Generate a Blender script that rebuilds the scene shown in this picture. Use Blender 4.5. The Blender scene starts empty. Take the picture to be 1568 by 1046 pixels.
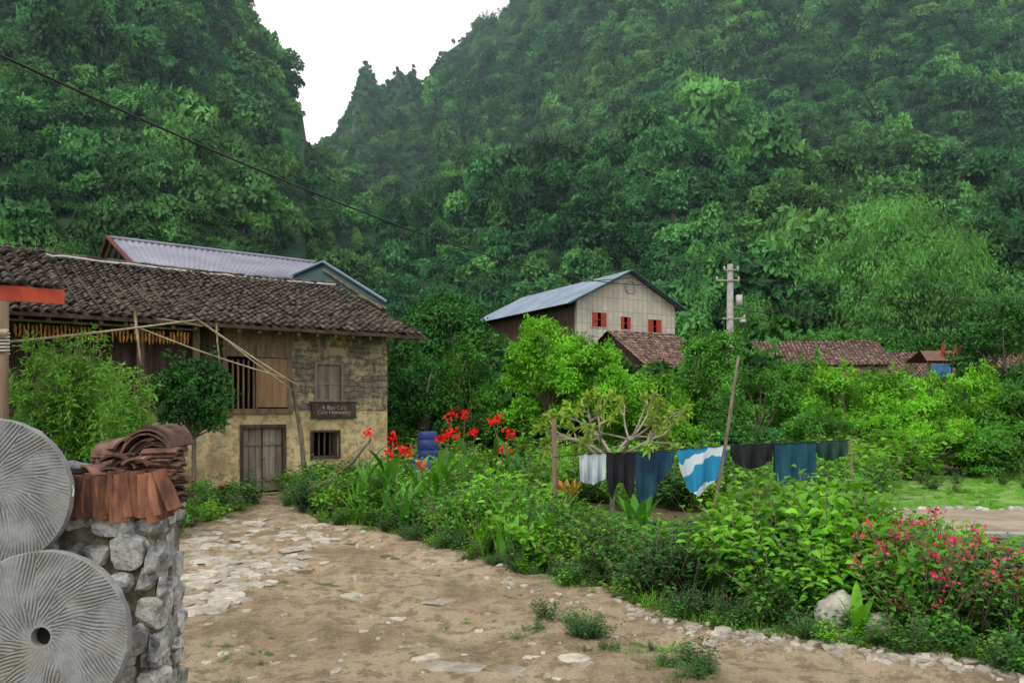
import bpy, math, random
import numpy as np
from mathutils import Vector, Matrix, noise, Euler
import bmesh
rng=np.random.default_rng(7); random.seed(7)
F=1220.0; CH=2.4; HZ=625.0; CX=784.0
def W(px,py,Y): return np.array([(px-CX)/F*Y, Y, CH+(HZ-py)/F*Y])
def G(px,py,z=0.0):
    Y=(CH-z)*F/(py-HZ); return ((px-CX)/F*Y, Y)
scene=bpy.context.scene
# ---------------- node helpers
def newmat(name):
    m=bpy.data.materials.new(name); m.use_nodes=True; nt=m.node_tree; nt.nodes.clear()
    out=nt.nodes.new('ShaderNodeOutputMaterial'); return m,nt,out
def N(nt,t,**k):
    n=nt.nodes.new(t)
    for a,b in k.items(): setattr(n,a,b)
    return n
def setin(nt,sock,v):
    if isinstance(v,bpy.types.NodeSocket): nt.links.new(v,sock)
    elif isinstance(v,(tuple,list)): sock.default_value=(tuple(v)+(1,))[:4] if len(v)==3 and sock.type=='RGBA' else v
    else: sock.default_value=v
def mix(nt,f,a,b,bt='MIX'):
    n=N(nt,'ShaderNodeMix',data_type='RGBA',blend_type=bt); setin(nt,n.inputs[0],f); setin(nt,n.inputs[6],a); setin(nt,n.inputs[7],b); return n.outputs[2]
def mth(nt,op,a,b=0.0):
    n=N(nt,'ShaderNodeMath',operation=op); setin(nt,n.inputs[0],a); setin(nt,n.inputs[1],b); return n.outputs[0]
def coord(nt,world=True,scale=None):
    if world: o=N(nt,'ShaderNodeNewGeometry').outputs['Position']
    else: o=N(nt,'ShaderNodeTexCoord').outputs['Object']
    if scale:
        m=N(nt,'ShaderNodeMapping'); nt.links.new(o,m.inputs[0]); m.inputs['Scale'].default_value=scale; o=m.outputs[0]
    return o
def noi(nt,c,s,d=4,r=.55,out='Fac'):
    n=N(nt,'ShaderNodeTexNoise'); nt.links.new(c,n.inputs['Vector']); n.inputs['Scale'].default_value=s; n.inputs['Detail'].default_value=d; n.inputs['Roughness'].default_value=r; return n.outputs[out]
def ramp(nt,f,stops):
    n=N(nt,'ShaderNodeValToRGB'); e=n.color_ramp.elements
    while len(e)<len(stops): e.new(.5)
    for i,(p,c) in enumerate(stops):
        e[i].position=p; e[i].color=(c,c,c,1) if not isinstance(c,(tuple,list)) else tuple(c)+(1,)
    nt.links.new(f,n.inputs[0]); return n.outputs[0]
def pbr(nt,out,col,rough=.8,bump=None,bs=.4,bd=.02,spec=.3,metal=0):
    p=N(nt,'ShaderNodeBsdfPrincipled'); setin(nt,p.inputs['Base Color'],col); setin(nt,p.inputs['Roughness'],rough)
    p.inputs['Specular IOR Level'].default_value=spec; p.inputs['Metallic'].default_value=metal
    if bump is not None:
        b=N(nt,'ShaderNodeBump'); b.inputs['Strength'].default_value=bs; b.inputs['Distance'].default_value=bd
        nt.links.new(bump,b.inputs['Height']); nt.links.new(b.outputs[0],p.inputs['Normal'])
    nt.links.new(p.outputs[0],out.inputs[0]); return p
def leafmat(name,a,b,tr=.3,nscale=.5,objvar=.5,dark=.5,spec=.25,c3=None,c3s=.02):
    m,nt,out=newmat(name)
    g=N(nt,'ShaderNodeNewGeometry'); oi=N(nt,'ShaderNodeObjectInfo')
    c=mix(nt,g.outputs['Random Per Island'],a,b)
    if c3 is not None:
        f=ramp(nt,noi(nt,g.outputs['Position'],c3s,4,.6),[(.45,0.),(.6,1.)])
        c=mix(nt,mth(nt,'MULTIPLY',f,.7),c,c3)
        f2=mth(nt,'POWER',oi.outputs['Random'],4.0)
        c=mix(nt,mth(nt,'MULTIPLY',f2,.6),c,(b[0]*2.0,b[1]*1.4,b[2]*.9))
    v=mth(nt,'ADD',mth(nt,'MULTIPLY',oi.outputs['Random'],objvar),1-objvar/2)
    nf=ramp(nt,noi(nt,g.outputs['Position'],nscale,3),[(.35,dark),(.65,1.3)])  # light/dark patches put into the leaf colour by noise, like shaded crevices
    c=mix(nt,1.0,c,nf,'MULTIPLY')
    cc=N(nt,'ShaderNodeVectorMath',operation='SCALE'); nt.links.new(c,cc.inputs[0]); nt.links.new(v,cc.inputs['Scale'])
    p=N(nt,'ShaderNodeBsdfPrincipled'); nt.links.new(cc.outputs[0],p.inputs['Base Color']); p.inputs['Roughness'].default_value=.55; p.inputs['Specular IOR Level'].default_value=spec
    t=N(nt,'ShaderNodeBsdfTranslucent'); c2=mix(nt,1.0,cc.outputs[0],(1.3,1.25,.5),'MULTIPLY'); nt.links.new(c2,t.inputs[0])
    ms=N(nt,'ShaderNodeMixShader'); ms.inputs[0].default_value=tr; nt.links.new(p.outputs[0],ms.inputs[1]); nt.links.new(t.outputs[0],ms.inputs[2]); nt.links.new(ms.outputs[0],out.inputs[0])
    return m
def simplemat(name,a,b,scale=5,rough=.8,bs=.3,bd=.01,stretch=None,island=0,spec=.3,world=False,lo=.35,hi=.65,metal=0):
    m,nt,out=newmat(name); c=coord(nt,world,stretch)
    n=noi(nt,c,scale,6,.65); col=mix(nt,ramp(nt,n,[(lo,0.),(hi,1.)]),a,b)
    if island:
        g=N(nt,'ShaderNodeNewGeometry'); v=mth(nt,'ADD',mth(nt,'MULTIPLY',g.outputs['Random Per Island'],island),1-island/2)
        cc=N(nt,'ShaderNodeVectorMath',operation='SCALE'); nt.links.new(col,cc.inputs[0]); nt.links.new(v,cc.inputs['Scale']); col=cc.outputs[0]
    pbr(nt,out,col,rough,noi(nt,c,scale*3,5),bs,bd,spec,metal); return m
# ---------------- mesh helpers
def build(name,parts,mats,smooth=False,parent=None,link=True,matrix=None):
    Vs=[];loops=[];tot=[];mi=[];off=0
    for p in parts:
        V,Fa=np.asarray(p[0],float),np.asarray(p[1],int); k=p[2] if len(p)>2 else 0
        Vs.append(V); loops.append((Fa+off).ravel()); tot.append(np.full(len(Fa),Fa.shape[1])); mi.append(np.full(len(Fa),k)); off+=len(V)
    V=np.concatenate(Vs); L=np.concatenate(loops); T=np.concatenate(tot); M=np.concatenate(mi)
    me=bpy.data.meshes.new(name); me.vertices.add(len(V)); me.vertices.foreach_set('co',V.ravel().astype(np.float32))
    me.loops.add(len(L)); me.loops.foreach_set('vertex_index',L.astype(np.int32))
    me.polygons.add(len(T)); st=np.concatenate([[0],np.cumsum(T)[:-1]]); me.polygons.foreach_set('loop_start',st.astype(np.int32)); me.polygons.foreach_set('loop_total',T.astype(np.int32))
    me.polygons.foreach_set('material_index',M.astype(np.int32))
    me.polygons.foreach_set('use_smooth',np.full(len(T),bool(smooth)))
    for m in mats: me.materials.append(m)
    me.update(calc_edges=True); me.validate()
    o=bpy.data.objects.new(name,me)
    if link: scene.collection.objects.link(o)
    if parent: o.parent=parent
    return o
def empty(name,loc=(0,0,0),rz=0):
    e=bpy.data.objects.new(name,None); scene.collection.objects.link(e); e.location=loc; e.rotation_euler=(0,0,rz); e.empty_display_size=.3; return e
def box(x0,x1,y0,y1,z0,z1,k=0):
    V=np.array([[x,y,z] for z in (z0,z1) for y in (y0,y1) for x in (x0,x1)])
    return (V,np.array([[0,2,3,1],[4,5,7,6],[0,1,5,4],[2,6,7,3],[0,4,6,2],[1,3,7,5]]),k)
def tube(P,R,n=6,k=0,cap=True):
    P=np.asarray(P,float); m=len(P); R=np.broadcast_to(np.asarray(R,float),(m,))
    T=np.gradient(P,axis=0); T/=np.linalg.norm(T,axis=1)[:,None]+1e-9
    ref=np.array([0,0,1.]) if abs(T[0][2])<.9 else np.array([1.,0,0])
    A=np.cross(T,ref); A/=np.linalg.norm(A,axis=1)[:,None]+1e-9; B=np.cross(T,A)
    th=np.arange(n)*2*np.pi/n
    V=(P[:,None]+R[:,None,None]*(np.cos(th)[None,:,None]*A[:,None]+np.sin(th)[None,:,None]*B[:,None])).reshape(-1,3)
    Fq=[]
    for i in range(m-1):
        for j in range(n): Fq.append([i*n+j,i*n+(j+1)%n,(i+1)*n+(j+1)%n,(i+1)*n+j])
    if cap and n==6:
        for b in (0,(m-1)*n): Fq.append([b,b+1,b+2,b+3]); Fq.append([b,b+3,b+4,b+5])
    return (V,np.array(Fq),k)
def unit(v): return v/(np.linalg.norm(v,axis=-1,keepdims=True)+1e-9)
def leaves(P,D,Nn,L,Wd,k=0,fold=.15,six=False,droop=.15):
    n=len(P); D=unit(D); S=unit(np.cross(D,Nn)); U=np.cross(S,D); L=np.broadcast_to(L,(n,))[:,None]; Wd=np.broadcast_to(Wd,(n,))[:,None]
    if not six:
        V=np.stack([P,P+D*L*.45+S*Wd/2+U*Wd*fold,P+D*L,P+D*L*.45-S*Wd/2+U*Wd*fold],1).reshape(-1,3)
        b=np.arange(n)[:,None]*4; Fa=np.concatenate([b+[0,1,2],b+[0,2,3]]); return (V,Fa,k)
    z=np.array([0,0,-1.])
    a=P+D*L*.25; c=P+D*L*.6+z*L*droop*.35; t=P+D*L+z*L*droop
    V=np.stack([P,a+S*Wd*.42+U*Wd*fold,c+S*Wd*.42+U*Wd*fold,t,c-S*Wd*.42+U*Wd*fold,a-S*Wd*.42+U*Wd*fold,a,c],1).reshape(-1,3)
    b=np.arange(n)[:,None]*8
    Fa=np.concatenate([b+[0,1,6],b+[0,6,5],b+[2,3,7],b+[7,3,4]]); Fb=np.concatenate([b+[1,2,7],b+[1,7,6],b+[6,7,4],b+[6,4,5]])
    return (V,np.concatenate([Fa,Fb]),k)
def rdir(n): return unit(rng.normal(size=(n,3)))
def crown(c,R,nc,nl,L,Wd,cr=.34,k=0,up=.3,flatten=.75,six=False,fill=.45,low=False,shoots=0):
    c=np.asarray(c,float);R=np.asarray(R,float)
    if low:
        a=rng.uniform(0,6.28,nc);r=np.sqrt(rng.uniform(0,1,nc)); top=np.sqrt(np.clip(1-r**2.4,0,1)); zz=-1+2*top*rng.uniform(.05,1,nc)**.55
        C=c+np.stack([np.cos(a)*r,np.sin(a)*r,zz],1)*R*(1-cr*.6)
    else:
        cd=rdir(nc); cd[:,2]=np.where(cd[:,2]<-.55,-cd[:,2],cd[:,2]); rr=rng.uniform(fill,1,nc)**.7*(1-cr*.75)*rng.uniform(.85,1.15,nc)
        C=c+cd*rr[:,None]*R
    cs=cr*rng.uniform(.5,1.35,nc)
    P=[];Dd=[];NN=[]
    for i in range(nc):
        m_=int(nl*min(1.3,(cs[i]/cr)**1.6)); d=rdir(m_); d[:,2]=np.where(d[:,2]<-.3,-d[:,2]*.8,d[:,2])
        q=rng.uniform(.6,1.15,m_)
        P.append(C[i]+d*q[:,None]*cs[i]*R*np.array([1,1,flatten])); tn=unit(np.cross(d,rng.normal(size=(m_,3))))
        Dd.append(tn*.9+d*.45+rng.normal(size=(m_,3))*.2+[0,0,-.1]); NN.append(d*1.0+rng.normal(size=(m_,3))*.35+[0,0,up])
    for s in range(shoots):
        i=rng.integers(0,nc); d=unit((C[i]-c)/R*.8+rng.normal(size=3)*.35+[0,0,.7]); l=rng.uniform(.25,.6); m_=26; t=rng.uniform(.0,1,m_)
        P.append(C[i]+d*(cs[i]*R.mean()*.6+t[:,None]*l)+rng.normal(size=(m_,3))*.05); Dd.append(d*.7+rng.normal(size=(m_,3))*.8); NN.append(rng.normal(size=(m_,3))*.5+[0,0,.8])
    P=np.concatenate(P);n=len(P)
    return leaves(P,np.concatenate(Dd),np.concatenate(NN),L*rng.uniform(.6,1.3,n),Wd*rng.uniform(.7,1.2,n),k,six=six), C
def curve(a,b,bend=.1,n=6):
    a=np.asarray(a,float);b=np.asarray(b,float);t=np.linspace(0,1,n)[:,None]; l=np.linalg.norm(b-a)
    o=rng.normal(size=3)*bend*l
    return a+(b-a)*t+o*(np.sin(np.pi*t))
def scatter(name,pts,rots,scl,idx,variants):
    col=bpy.data.collections.new(name+"_kinds")
    for v in variants: col.objects.link(v)
    me=bpy.data.meshes.new(name); me.vertices.add(len(pts)); me.vertices.foreach_set('co',np.asarray(pts,np.float32).ravel())
    for nm,ty,dat in (('rot','FLOAT_VECTOR',rots),('scl','FLOAT_VECTOR',scl),('idx','INT',idx)):
        at=me.attributes.new(nm,ty,'POINT')
        if ty=='INT': at.data.foreach_set('value',np.asarray(dat,np.int32))
        else: at.data.foreach_set('vector',np.asarray(dat,np.float32).ravel())
    me.update(); o=bpy.data.objects.new(name,me); scene.collection.objects.link(o)
    ng=bpy.data.node_groups.new(name,'GeometryNodeTree')
    ng.interface.new_socket('Geometry',in_out='INPUT',socket_type='NodeSocketGeometry'); ng.interface.new_socket('Geometry',in_out='OUTPUT',socket_type='NodeSocketGeometry')
    gi=ng.nodes.new('NodeGroupInput');go=ng.nodes.new('NodeGroupOutput');ip=ng.nodes.new('GeometryNodeInstanceOnPoints');ci=ng.nodes.new('GeometryNodeCollectionInfo')
    ci.inputs['Collection'].default_value=col; ci.inputs['Separate Children'].default_value=True; ci.inputs['Reset Children'].default_value=True
    ng.links.new(gi.outputs[0],ip.inputs['Points']); ng.links.new(ci.outputs[0],ip.inputs['Instance']); ip.inputs['Pick Instance'].default_value=True
    for nm,ty,sk in (('rot','FLOAT_VECTOR','Rotation'),('scl','FLOAT_VECTOR','Scale'),('idx','INT','Instance Index')):
        a=ng.nodes.new('GeometryNodeInputNamedAttribute'); a.data_type=ty; a.inputs['Name'].default_value=nm
        s=[q for q in a.outputs if q.enabled and q.name=='Attribute'][0]; ng.links.new(s,ip.inputs[sk])
    ng.links.new(ip.outputs[0],go.inputs[0])
    md=o.modifiers.new('instances','NODES'); md.node_group=ng
    return o
# ---------------- materials
M_far=leafmat('forest_leaf',(.024,.125,.046),(.065,.215,.066),.2,.10,.95,.30,.15,c3=(.11,.25,.06),c3s=.022)
M_dark=leafmat('leaf_dark',(.022,.10,.022),(.06,.21,.035),.25,.8,.3,.45)
M_mid=leafmat('leaf_mid',(.05,.19,.02),(.12,.34,.04),.3,.8,.35,.45)
M_bright=leafmat('leaf_bright',(.11,.34,.02),(.22,.52,.035),.35,.7,.35,.45)
M_yel=leafmat('leaf_yellowgreen',(.22,.40,.05),(.40,.52,.10),.35,.7,.3,.7)
M_bam=leafmat('leaf_bamboo',(.10,.28,.03),(.20,.44,.06),.35,.25,.4,.5)
M_bamf=leafmat('leaf_bamboo_grove',(.075,.24,.06),(.16,.38,.08),.35,.15,.5,.55)
M_purp=leafmat('leaf_purple',(.04,.03,.05),(.14,.10,.15),.2,2,.3,.6)
M_red=leafmat('petal_red',(.70,.008,.01),(.85,.02,.02),.25,5,.1,.8,.1)
M_pink=leafmat('petal_pink',(.65,.03,.14),(.8,.08,.22),.3,5,.1,.8)
M_bark=simplemat('bark',(.10,.075,.05),(.24,.2,.15),14,.9,.6,.01,(1,1,.25))
M_wood=simplemat('old_wood',(.10,.065,.04),(.24,.17,.11),8,.8,.5,.006,(1,1,.15),island=.3)
M_dwood=simplemat('dark_wood',(.03,.02,.014),(.09,.06,.04),8,.8,.5,.006,(1,1,.15),island=.4)
M_owood=simplemat('orange_wood',(.20,.11,.05),(.34,.21,.11),5,.7,.4,.005,(1,1,.12))
M_gwood=simplemat('grey_wood_door',(.12,.10,.075),(.26,.22,.17),6,.85,.5,.006,(1,1,.12),island=.3)
M_tile=simplemat('old_roof_tile',(.022,.017,.014),(.12,.095,.075),2.2,.9,.6,.01,island=1.2,lo=.3,hi=.8)
M_btile=simplemat('brown_roof_tile',(.10,.055,.04),(.22,.15,.12),2,.9,.6,.01,island=.9)
M_clay=simplemat('clay_tile',(.09,.04,.028),(.34,.14,.075),8,.85,.6,.005,(1,1,.35),island=1.1,lo=.38,hi=.66)
M_darkclay=simplemat('weathered_clay',(.05,.03,.027),(.24,.125,.09),9,.9,.5,.004,island=.9)
M_metal=simplemat('metal_roof',(.12,.17,.22),(.22,.28,.34),.6,.5,.05,.003,spec=.5)
M_metal2=simplemat('grey_metal_roof',(.17,.17,.22),(.28,.28,.34),.6,.5,.05,.003,spec=.5)
M_teal=simplemat('teal_paint',(.02,.06,.06),(.035,.09,.085),3,.6,.1,.003)
M_blk=simplemat('shade_black',(.008,.007,.006),(.02,.017,.014),3,.9,.1)  # near-black colour for painted shade behind openings and in the millstone holes
M_white=simplemat('white_mortar',(.36,.34,.31),(.56,.54,.50),6,.9,.4)
M_redp=simplemat('red_paint',(.26,.022,.012),(.38,.045,.02),3,.6,.1)
M_red2=simplemat('orange_red_paint',(.34,.038,.018),(.48,.07,.03),3,.6,.3,.006,(1,1,.3),lo=.3,hi=.7)
M_conc=simplemat('concrete',(.24,.23,.21),(.38,.37,.34),4,.9,.3,.004)
M_bamboo=simplemat('bamboo_pole',(.26,.20,.12),(.44,.37,.25),6,.6,.2,.003)
M_wire=simplemat('cable',(.015,.015,.015),(.03,.03,.03),3,.6,.1)
M_corn=simplemat('dried_corn',(.42,.18,.04),(.62,.31,.09),20,.7,.4,.01,island=.8)
def stonemat(name,a,b,c,sc=6,isl=.7,pos=(.32,.5,.68),bd=.025):
    m,nt,out=newmat(name); co=coord(nt,True); n=noi(nt,co,sc,8,.75); col=ramp(nt,n,[(pos[0],a),(pos[1],b),(pos[2],c)])
    g=N(nt,'ShaderNodeNewGeometry'); v=mth(nt,'ADD',mth(nt,'MULTIPLY',g.outputs['Random Per Island'],isl),1-isl*.55)
    cc=N(nt,'ShaderNodeVectorMath',operation='SCALE'); nt.links.new(col,cc.inputs[0]); nt.links.new(v,cc.inputs['Scale'])
    pbr(nt,out,cc.outputs[0],.85,noi(nt,co,sc*4,7,.7),.9,bd); return m
M_stone=stonemat('limestone',(.08,.08,.08),(.33,.33,.32),(.62,.60,.55),9,.75,(.36,.48,.64),.02)
M_mortar=stonemat('mud_mortar',(.04,.035,.025),(.15,.125,.09),(.36,.32,.24),10)
M_pave=stonemat('paving_stone',(.24,.205,.16),(.42,.37,.30),(.60,.54,.46),6,.5)
M_rock=stonemat('boulder_stone',(.22,.20,.17),(.40,.37,.32),(.55,.52,.46),5)
def mudmat(name,bricks):
    m,nt,out=newmat(name); co=coord(nt,False)
    n1=noi(nt,co,.9,6,.65); n2=noi(nt,co,5,6,.7)
    if not bricks:
        c=ramp(nt,n1,[(.35,(.34,.25,.13)),(.5,(.60,.46,.24)),(.7,(.68,.55,.32))])
        c=mix(nt,ramp(nt,n2,[(.42,.8),(.52,0.)]),c,(.28,.21,.12)); h=n2
        c=mix(nt,ramp(nt,noi(nt,co,2.2,4),[(.57,0.),(.65,.7)]),c,(.38,.34,.27))
    else:
        mp=N(nt,'ShaderNodeMapping'); nt.links.new(co,mp.inputs[0]); mp.inputs['Rotation'].default_value=(math.radians(90),0,0)
        dv=N(nt,'ShaderNodeVectorMath',operation='ADD'); nn=N(nt,'ShaderNodeVectorMath',operation='SCALE'); nt.links.new(noi(nt,co,2.5,3,out='Color'),nn.inputs[0]); nn.inputs['Scale'].default_value=.3
        nt.links.new(mp.outputs[0],dv.inputs[0]); nt.links.new(nn.outputs[0],dv.inputs[1])
        bt=N(nt,'ShaderNodeTexBrick'); nt.links.new(dv.outputs[0],bt.inputs['Vector']); bt.inputs['Scale'].default_value=1; bt.inputs['Brick Width'].default_value=.33; bt.inputs['Row Height'].default_value=.17; bt.inputs['Mortar Size'].default_value=.016; bt.inputs['Mortar Smooth'].default_value=.6
        bt.inputs['Color1'].default_value=(.17,.14,.10,1); bt.inputs['Color2'].default_value=(.28,.23,.16,1); bt.inputs['Mortar'].default_value=(.11,.09,.065,1)
        c=mix(nt,ramp(nt,n1,[(.46,0.),(.56,1.)]),bt.outputs[0],(.48,.38,.22)); c=mix(nt,ramp(nt,n2,[(.42,.9),(.54,0.)]),c,(.12,.10,.075)); h=mth(nt,'SUBTRACT',n2,mth(nt,'MULTIPLY',bt.outputs['Fac'],.5))
    pbr(nt,out,c,.95,h,.9,.06); return m
M_mud=mudmat('yellow_mud_wall',False); M_brick=mudmat('mud_brick_wall',True)

# ---------------- camera, world, sun
cam=bpy.data.cameras.new('camera'); co=bpy.data.objects.new('camera',cam); scene.collection.objects.link(co); scene.camera=co
cam.lens=28.01; cam.sensor_width=36; cam.shift_y=102/1568; cam.clip_end=2000; co.location=(0,0,CH); co.rotation_euler=(math.radians(90),0,0)
w=bpy.data.worlds.new('World'); scene.world=w; w.use_nodes=True; nt=w.node_tree; nt.nodes.clear()
SAZ=207; SEL=50
sk=nt.nodes.new('ShaderNodeTexSky'); sk.sky_type='NISHITA'; sk.sun_disc=False; sk.sun_elevation=math.radians(SEL); sk.sun_rotation=math.radians(SAZ); sk.dust_density=3
bg=nt.nodes.new('ShaderNodeBackground'); bg.inputs[1].default_value=.15; wo=nt.nodes.new('ShaderNodeOutputWorld')
tc=nt.nodes.new('ShaderNodeTexCoord')
cl=noi(nt,tc.outputs['Generated'],2.0,4); cloud=ramp(nt,cl,[(.3,(8.6,8.8,9.0)),(.7,(9.8,9.9,10.0))])
nt.links.new(mix(nt,.88,sk.outputs[0],cloud),bg.inputs[0]); nt.links.new(bg.outputs[0],wo.inputs[0])
sun=bpy.data.lights.new('sun','SUN'); so=bpy.data.objects.new('sun',sun); scene.collection.objects.link(so); sun.energy=1.5; sun.angle=math.radians(10); sun.color=(1,.95,.84)
az=math.radians(SAZ); el=math.radians(SEL); sd=Vector((math.sin(az)*math.cos(el),math.cos(az)*math.cos(el),math.sin(el))); so.rotation_euler=sd.to_track_quat('Z','Y').to_euler()
scene.view_settings.view_transform='Standard'; scene.view_settings.look='None'; scene.view_settings.exposure=0

# ---------------- ground
m,nt,out=newmat('ground_soil_grass'); c=coord(nt)
g1=ramp(nt,noi(nt,c,.35,6,.65),[(.42,(.16,.11,.06)),(.5,(.10,.14,.035)),(.62,(.07,.17,.03))])
g1=mix(nt,ramp(nt,noi(nt,c,9,5,.7),[(.4,.5),(.6,0.)]),g1,(.05,.06,.02)); pbr(nt,out,g1,.95,noi(nt,c,14,6,.7),.8,.05); M_ground=m
xs=np.concatenate([np.linspace(-700,-20,12),np.linspace(-19,19,60),np.linspace(20,700,12)]); ys=np.concatenate([np.linspace(-200,0,6),np.linspace(1,45,70),np.linspace(50,900,12)])
XX,YY=np.meshgrid(xs,ys); ZZ=np.array([[noise.noise(Vector((x*.5,y*.5,0)))*.03 if abs(x)<20 and 0<y<46 else 0 for x in xs] for y in ys])-.02
def gridf(nx,ny):
    i=np.arange(ny-1)[:,None]*nx+np.arange(nx-1)[None,:]; i=i.ravel(); return np.stack([i,i+1,i+nx+1,i+nx],1)
build('ground',[(np.stack([XX,YY,ZZ],-1).reshape(-1,3),gridf(len(xs),len(ys)))],[M_ground],True)
# ---------------- road
edge=[(1750,1060),(1568,1028),(1300,985),(1050,955),(950,915),(800,882),(650,832),(560,812),(470,795),(440,775),(452,757)]
poly=[G(*p) for p in edge]+[(-5.2,23.0),(-9.2,20.0),(-9.5,16.0),(-6.5,12),(-5.0,9),(-4.6,3.5),(-4,1),(-2,-6),(12,-6),(12,4.5)]
poly=np.array(poly)
def sdist(X,Y):
    P=np.stack([X,Y],-1); d=np.full(X.shape,1e9); ins=np.zeros(X.shape,bool); n=len(poly)
    for i in range(n):
        a=poly[i];b=poly[(i+1)%n]; ab=b-a; t=np.clip(((P-a)@ab)/(ab@ab),0,1); q=a+t[...,None]*ab; d=np.minimum(d,np.linalg.norm(P-q,axis=-1))
        c_=((a[1]>Y)!=(b[1]>Y))&(X<(b[0]-a[0])*(Y-a[1])/(b[1]-a[1]+1e-12)+a[0]); ins^=c_
    return np.where(ins,-d,d)
def rnoise(x,y): return noise.noise(Vector((x*.9,y*.9,3)))*.06+noise.noise(Vector((x*2.7,y*2.7,7)))*.035+noise.noise(Vector((x*8,y*8,1)))*.014
st=.06; rx=np.arange(-10,12,st); ry=np.arange(-1,25,st); RX,RY=np.meshgrid(rx,ry); SD=sdist(RX,RY)
RN=np.array([[rnoise(x,y) for x in rx] for y in ry])
EN=np.array([[noise.noise(Vector((x*1.3,y*1.3,9)))*.35+noise.noise(Vector((x*4,y*4,9)))*.15 for x in rx] for y in ry])
rut=-.06*(np.exp(-((SD+1.0+EN*.4)/.20)**2)+np.exp(-((SD+2.5+EN*.4)/.25)**2))
RZ=.06+RN*.9+rut-np.clip((SD+EN)*.5,0,.5)
keep=((SD+EN)<.5); Fg=gridf(len(rx),len(ry)); Fg=Fg[keep.ravel()[Fg].all(1)]
m,nt,out=newmat('dirt_road'); c=coord(nt)
big=noi(nt,c,.55,6,.65); col=ramp(nt,big,[(.36,(.32,.23,.135)),(.48,(.50,.375,.235)),(.66,(.64,.51,.34))])
col=mix(nt,ramp(nt,noi(nt,c,4.5,7,.75),[(.42,.85),(.52,0.)]),col,(.24,.175,.10))
col=mix(nt,ramp(nt,noi(nt,c,.85,6,.7),[(.58,0.),(.68,.6)]),col,(.17,.17,.07))
col=mix(nt,ramp(nt,noi(nt,c,30,4,.7),[(.56,0.),(.66,.6)]),col,(.64,.56,.44))
col=mix(nt,ramp(nt,noi(nt,c,55,3,.7),[(.36,.6),(.44,0.)]),col,(.16,.12,.075))
hh=mth(nt,'ADD',noi(nt,c,5,8,.75),mth(nt,'MULTIPLY',noi(nt,c,30,5,.7),.4)); pbr(nt,out,col,.95,hh,1.0,.12)
road=build('dirt_road',[(np.stack([RX,RY,RZ],-1).reshape(-1,3),Fg)],[m],True)
def rutz(x,y):
    i=int(round((x+10)/st)); j=int(round((y+1)/st)); 
    return RZ[min(max(j,0),RZ.shape[0]-1),min(max(i,0),RZ.shape[1]-1)]
def ico(s):
    bm=bmesh.new(); bmesh.ops.create_icosphere(bm,subdivisions=s,radius=1); V=np.array([v.co[:] for v in bm.verts]); Fa=np.array([[v.index for v in f.verts] for f in bm.faces]); bm.free(); return V,Fa
I2=ico(2);I3=ico(3);I4=ico(4)
def rock(c,s,rz=0,base=I3,cuts=9,k=0,dmin=.55,rough=.03,sq=1.0,dmax=.85,planes=()):
    V=base[0].copy()
    if sq<1: V=np.sign(V)*np.abs(V)**sq; V/=np.abs(V).max()
    for _ in range(cuts):
        n=unit(rng.normal(size=3)); d=rng.uniform(dmin,dmax); V-=n*np.maximum(0,V@n-d)[:,None]
    for n,d in planes:
        n=unit(np.asarray(n,float)+rng.normal(size=3)*.10); V-=n*np.maximum(0,V@n-d)[:,None]
    o=rng.uniform(0,100,3)
    if rough: V=V*(1+rough*np.array([noise.noise(Vector(v*3+o)) for v in V]))[:,None]
    V=V*np.asarray(s); cz,sz=math.cos(rz),math.sin(rz); V=V@np.array([[cz,sz,0],[-sz,cz,0],[0,0,1]]); return (V+np.asarray(c),base[1],k)
parts=[]
def addstone(px,py,s,top=.022):
    """slab or pebble bedded in the track, its flat top standing `top` above the dirt"""
    x,y=G(px,py); z=rutz(x,y); h=.07
    parts.append(rock((x,y,z+top-.5*h),(s*rng.uniform(.7,1.3),s*rng.uniform(.5,1),h),rng.uniform(0,3),I3,8,0,.5,.05,1,.85,[((0,0,1.5),.5)]))
for i in range(420):
    px=rng.uniform(290,560);py=788+(rng.uniform(0,1)**.8)*160
    if px>330+ (952-py)*1.5: continue
    addstone(px,py,rng.uniform(.08,.30),rng.uniform(.008,.03))
for i in range(150): addstone(rng.uniform(300,1100),rng.uniform(790,1045),rng.uniform(.02,.09),rng.uniform(.004,.02))
for i in range(190):
    t=rng.uniform(0,len(edge)-1.01);i0=int(t);f=t-i0; px=edge[i0][0]*(1-f)+edge[i0+1][0]*f+rng.normal()*18-16; py=edge[i0][1]*(1-f)+edge[i0+1][1]*f+rng.uniform(-4,26)
    addstone(px,py,rng.uniform(.02,.08),rng.uniform(.005,.03))
for i in range(170):
    px=rng.uniform(960,1600); py=np.interp(px,[960,1050,1300,1568,1750],[922,962,990,1033,1062])+rng.uniform(-2,26); addstone(px,py,rng.uniform(.03,.11),rng.uniform(.01,.045))
for a in [(705,1030,.30),(780,1032,.16),(880,1020,.18),(650,1018,.15),(670,932,.22),(540,912,.28),(350,918,.2),(610,950,.16)]: addstone(*a)
build('paving_stones',parts,[M_pave])
x,y=G(1282,972); p1=rock((x,y,.22),(.24,.2,.26),.3,I4,7,0,.75,.12); x,y=G(1340,978); p2=rock((x,y,.12),(.22,.16,.17),1,I4,7,0,.7,.12)
build('boulder',[p1,p2],[M_rock],True)

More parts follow.
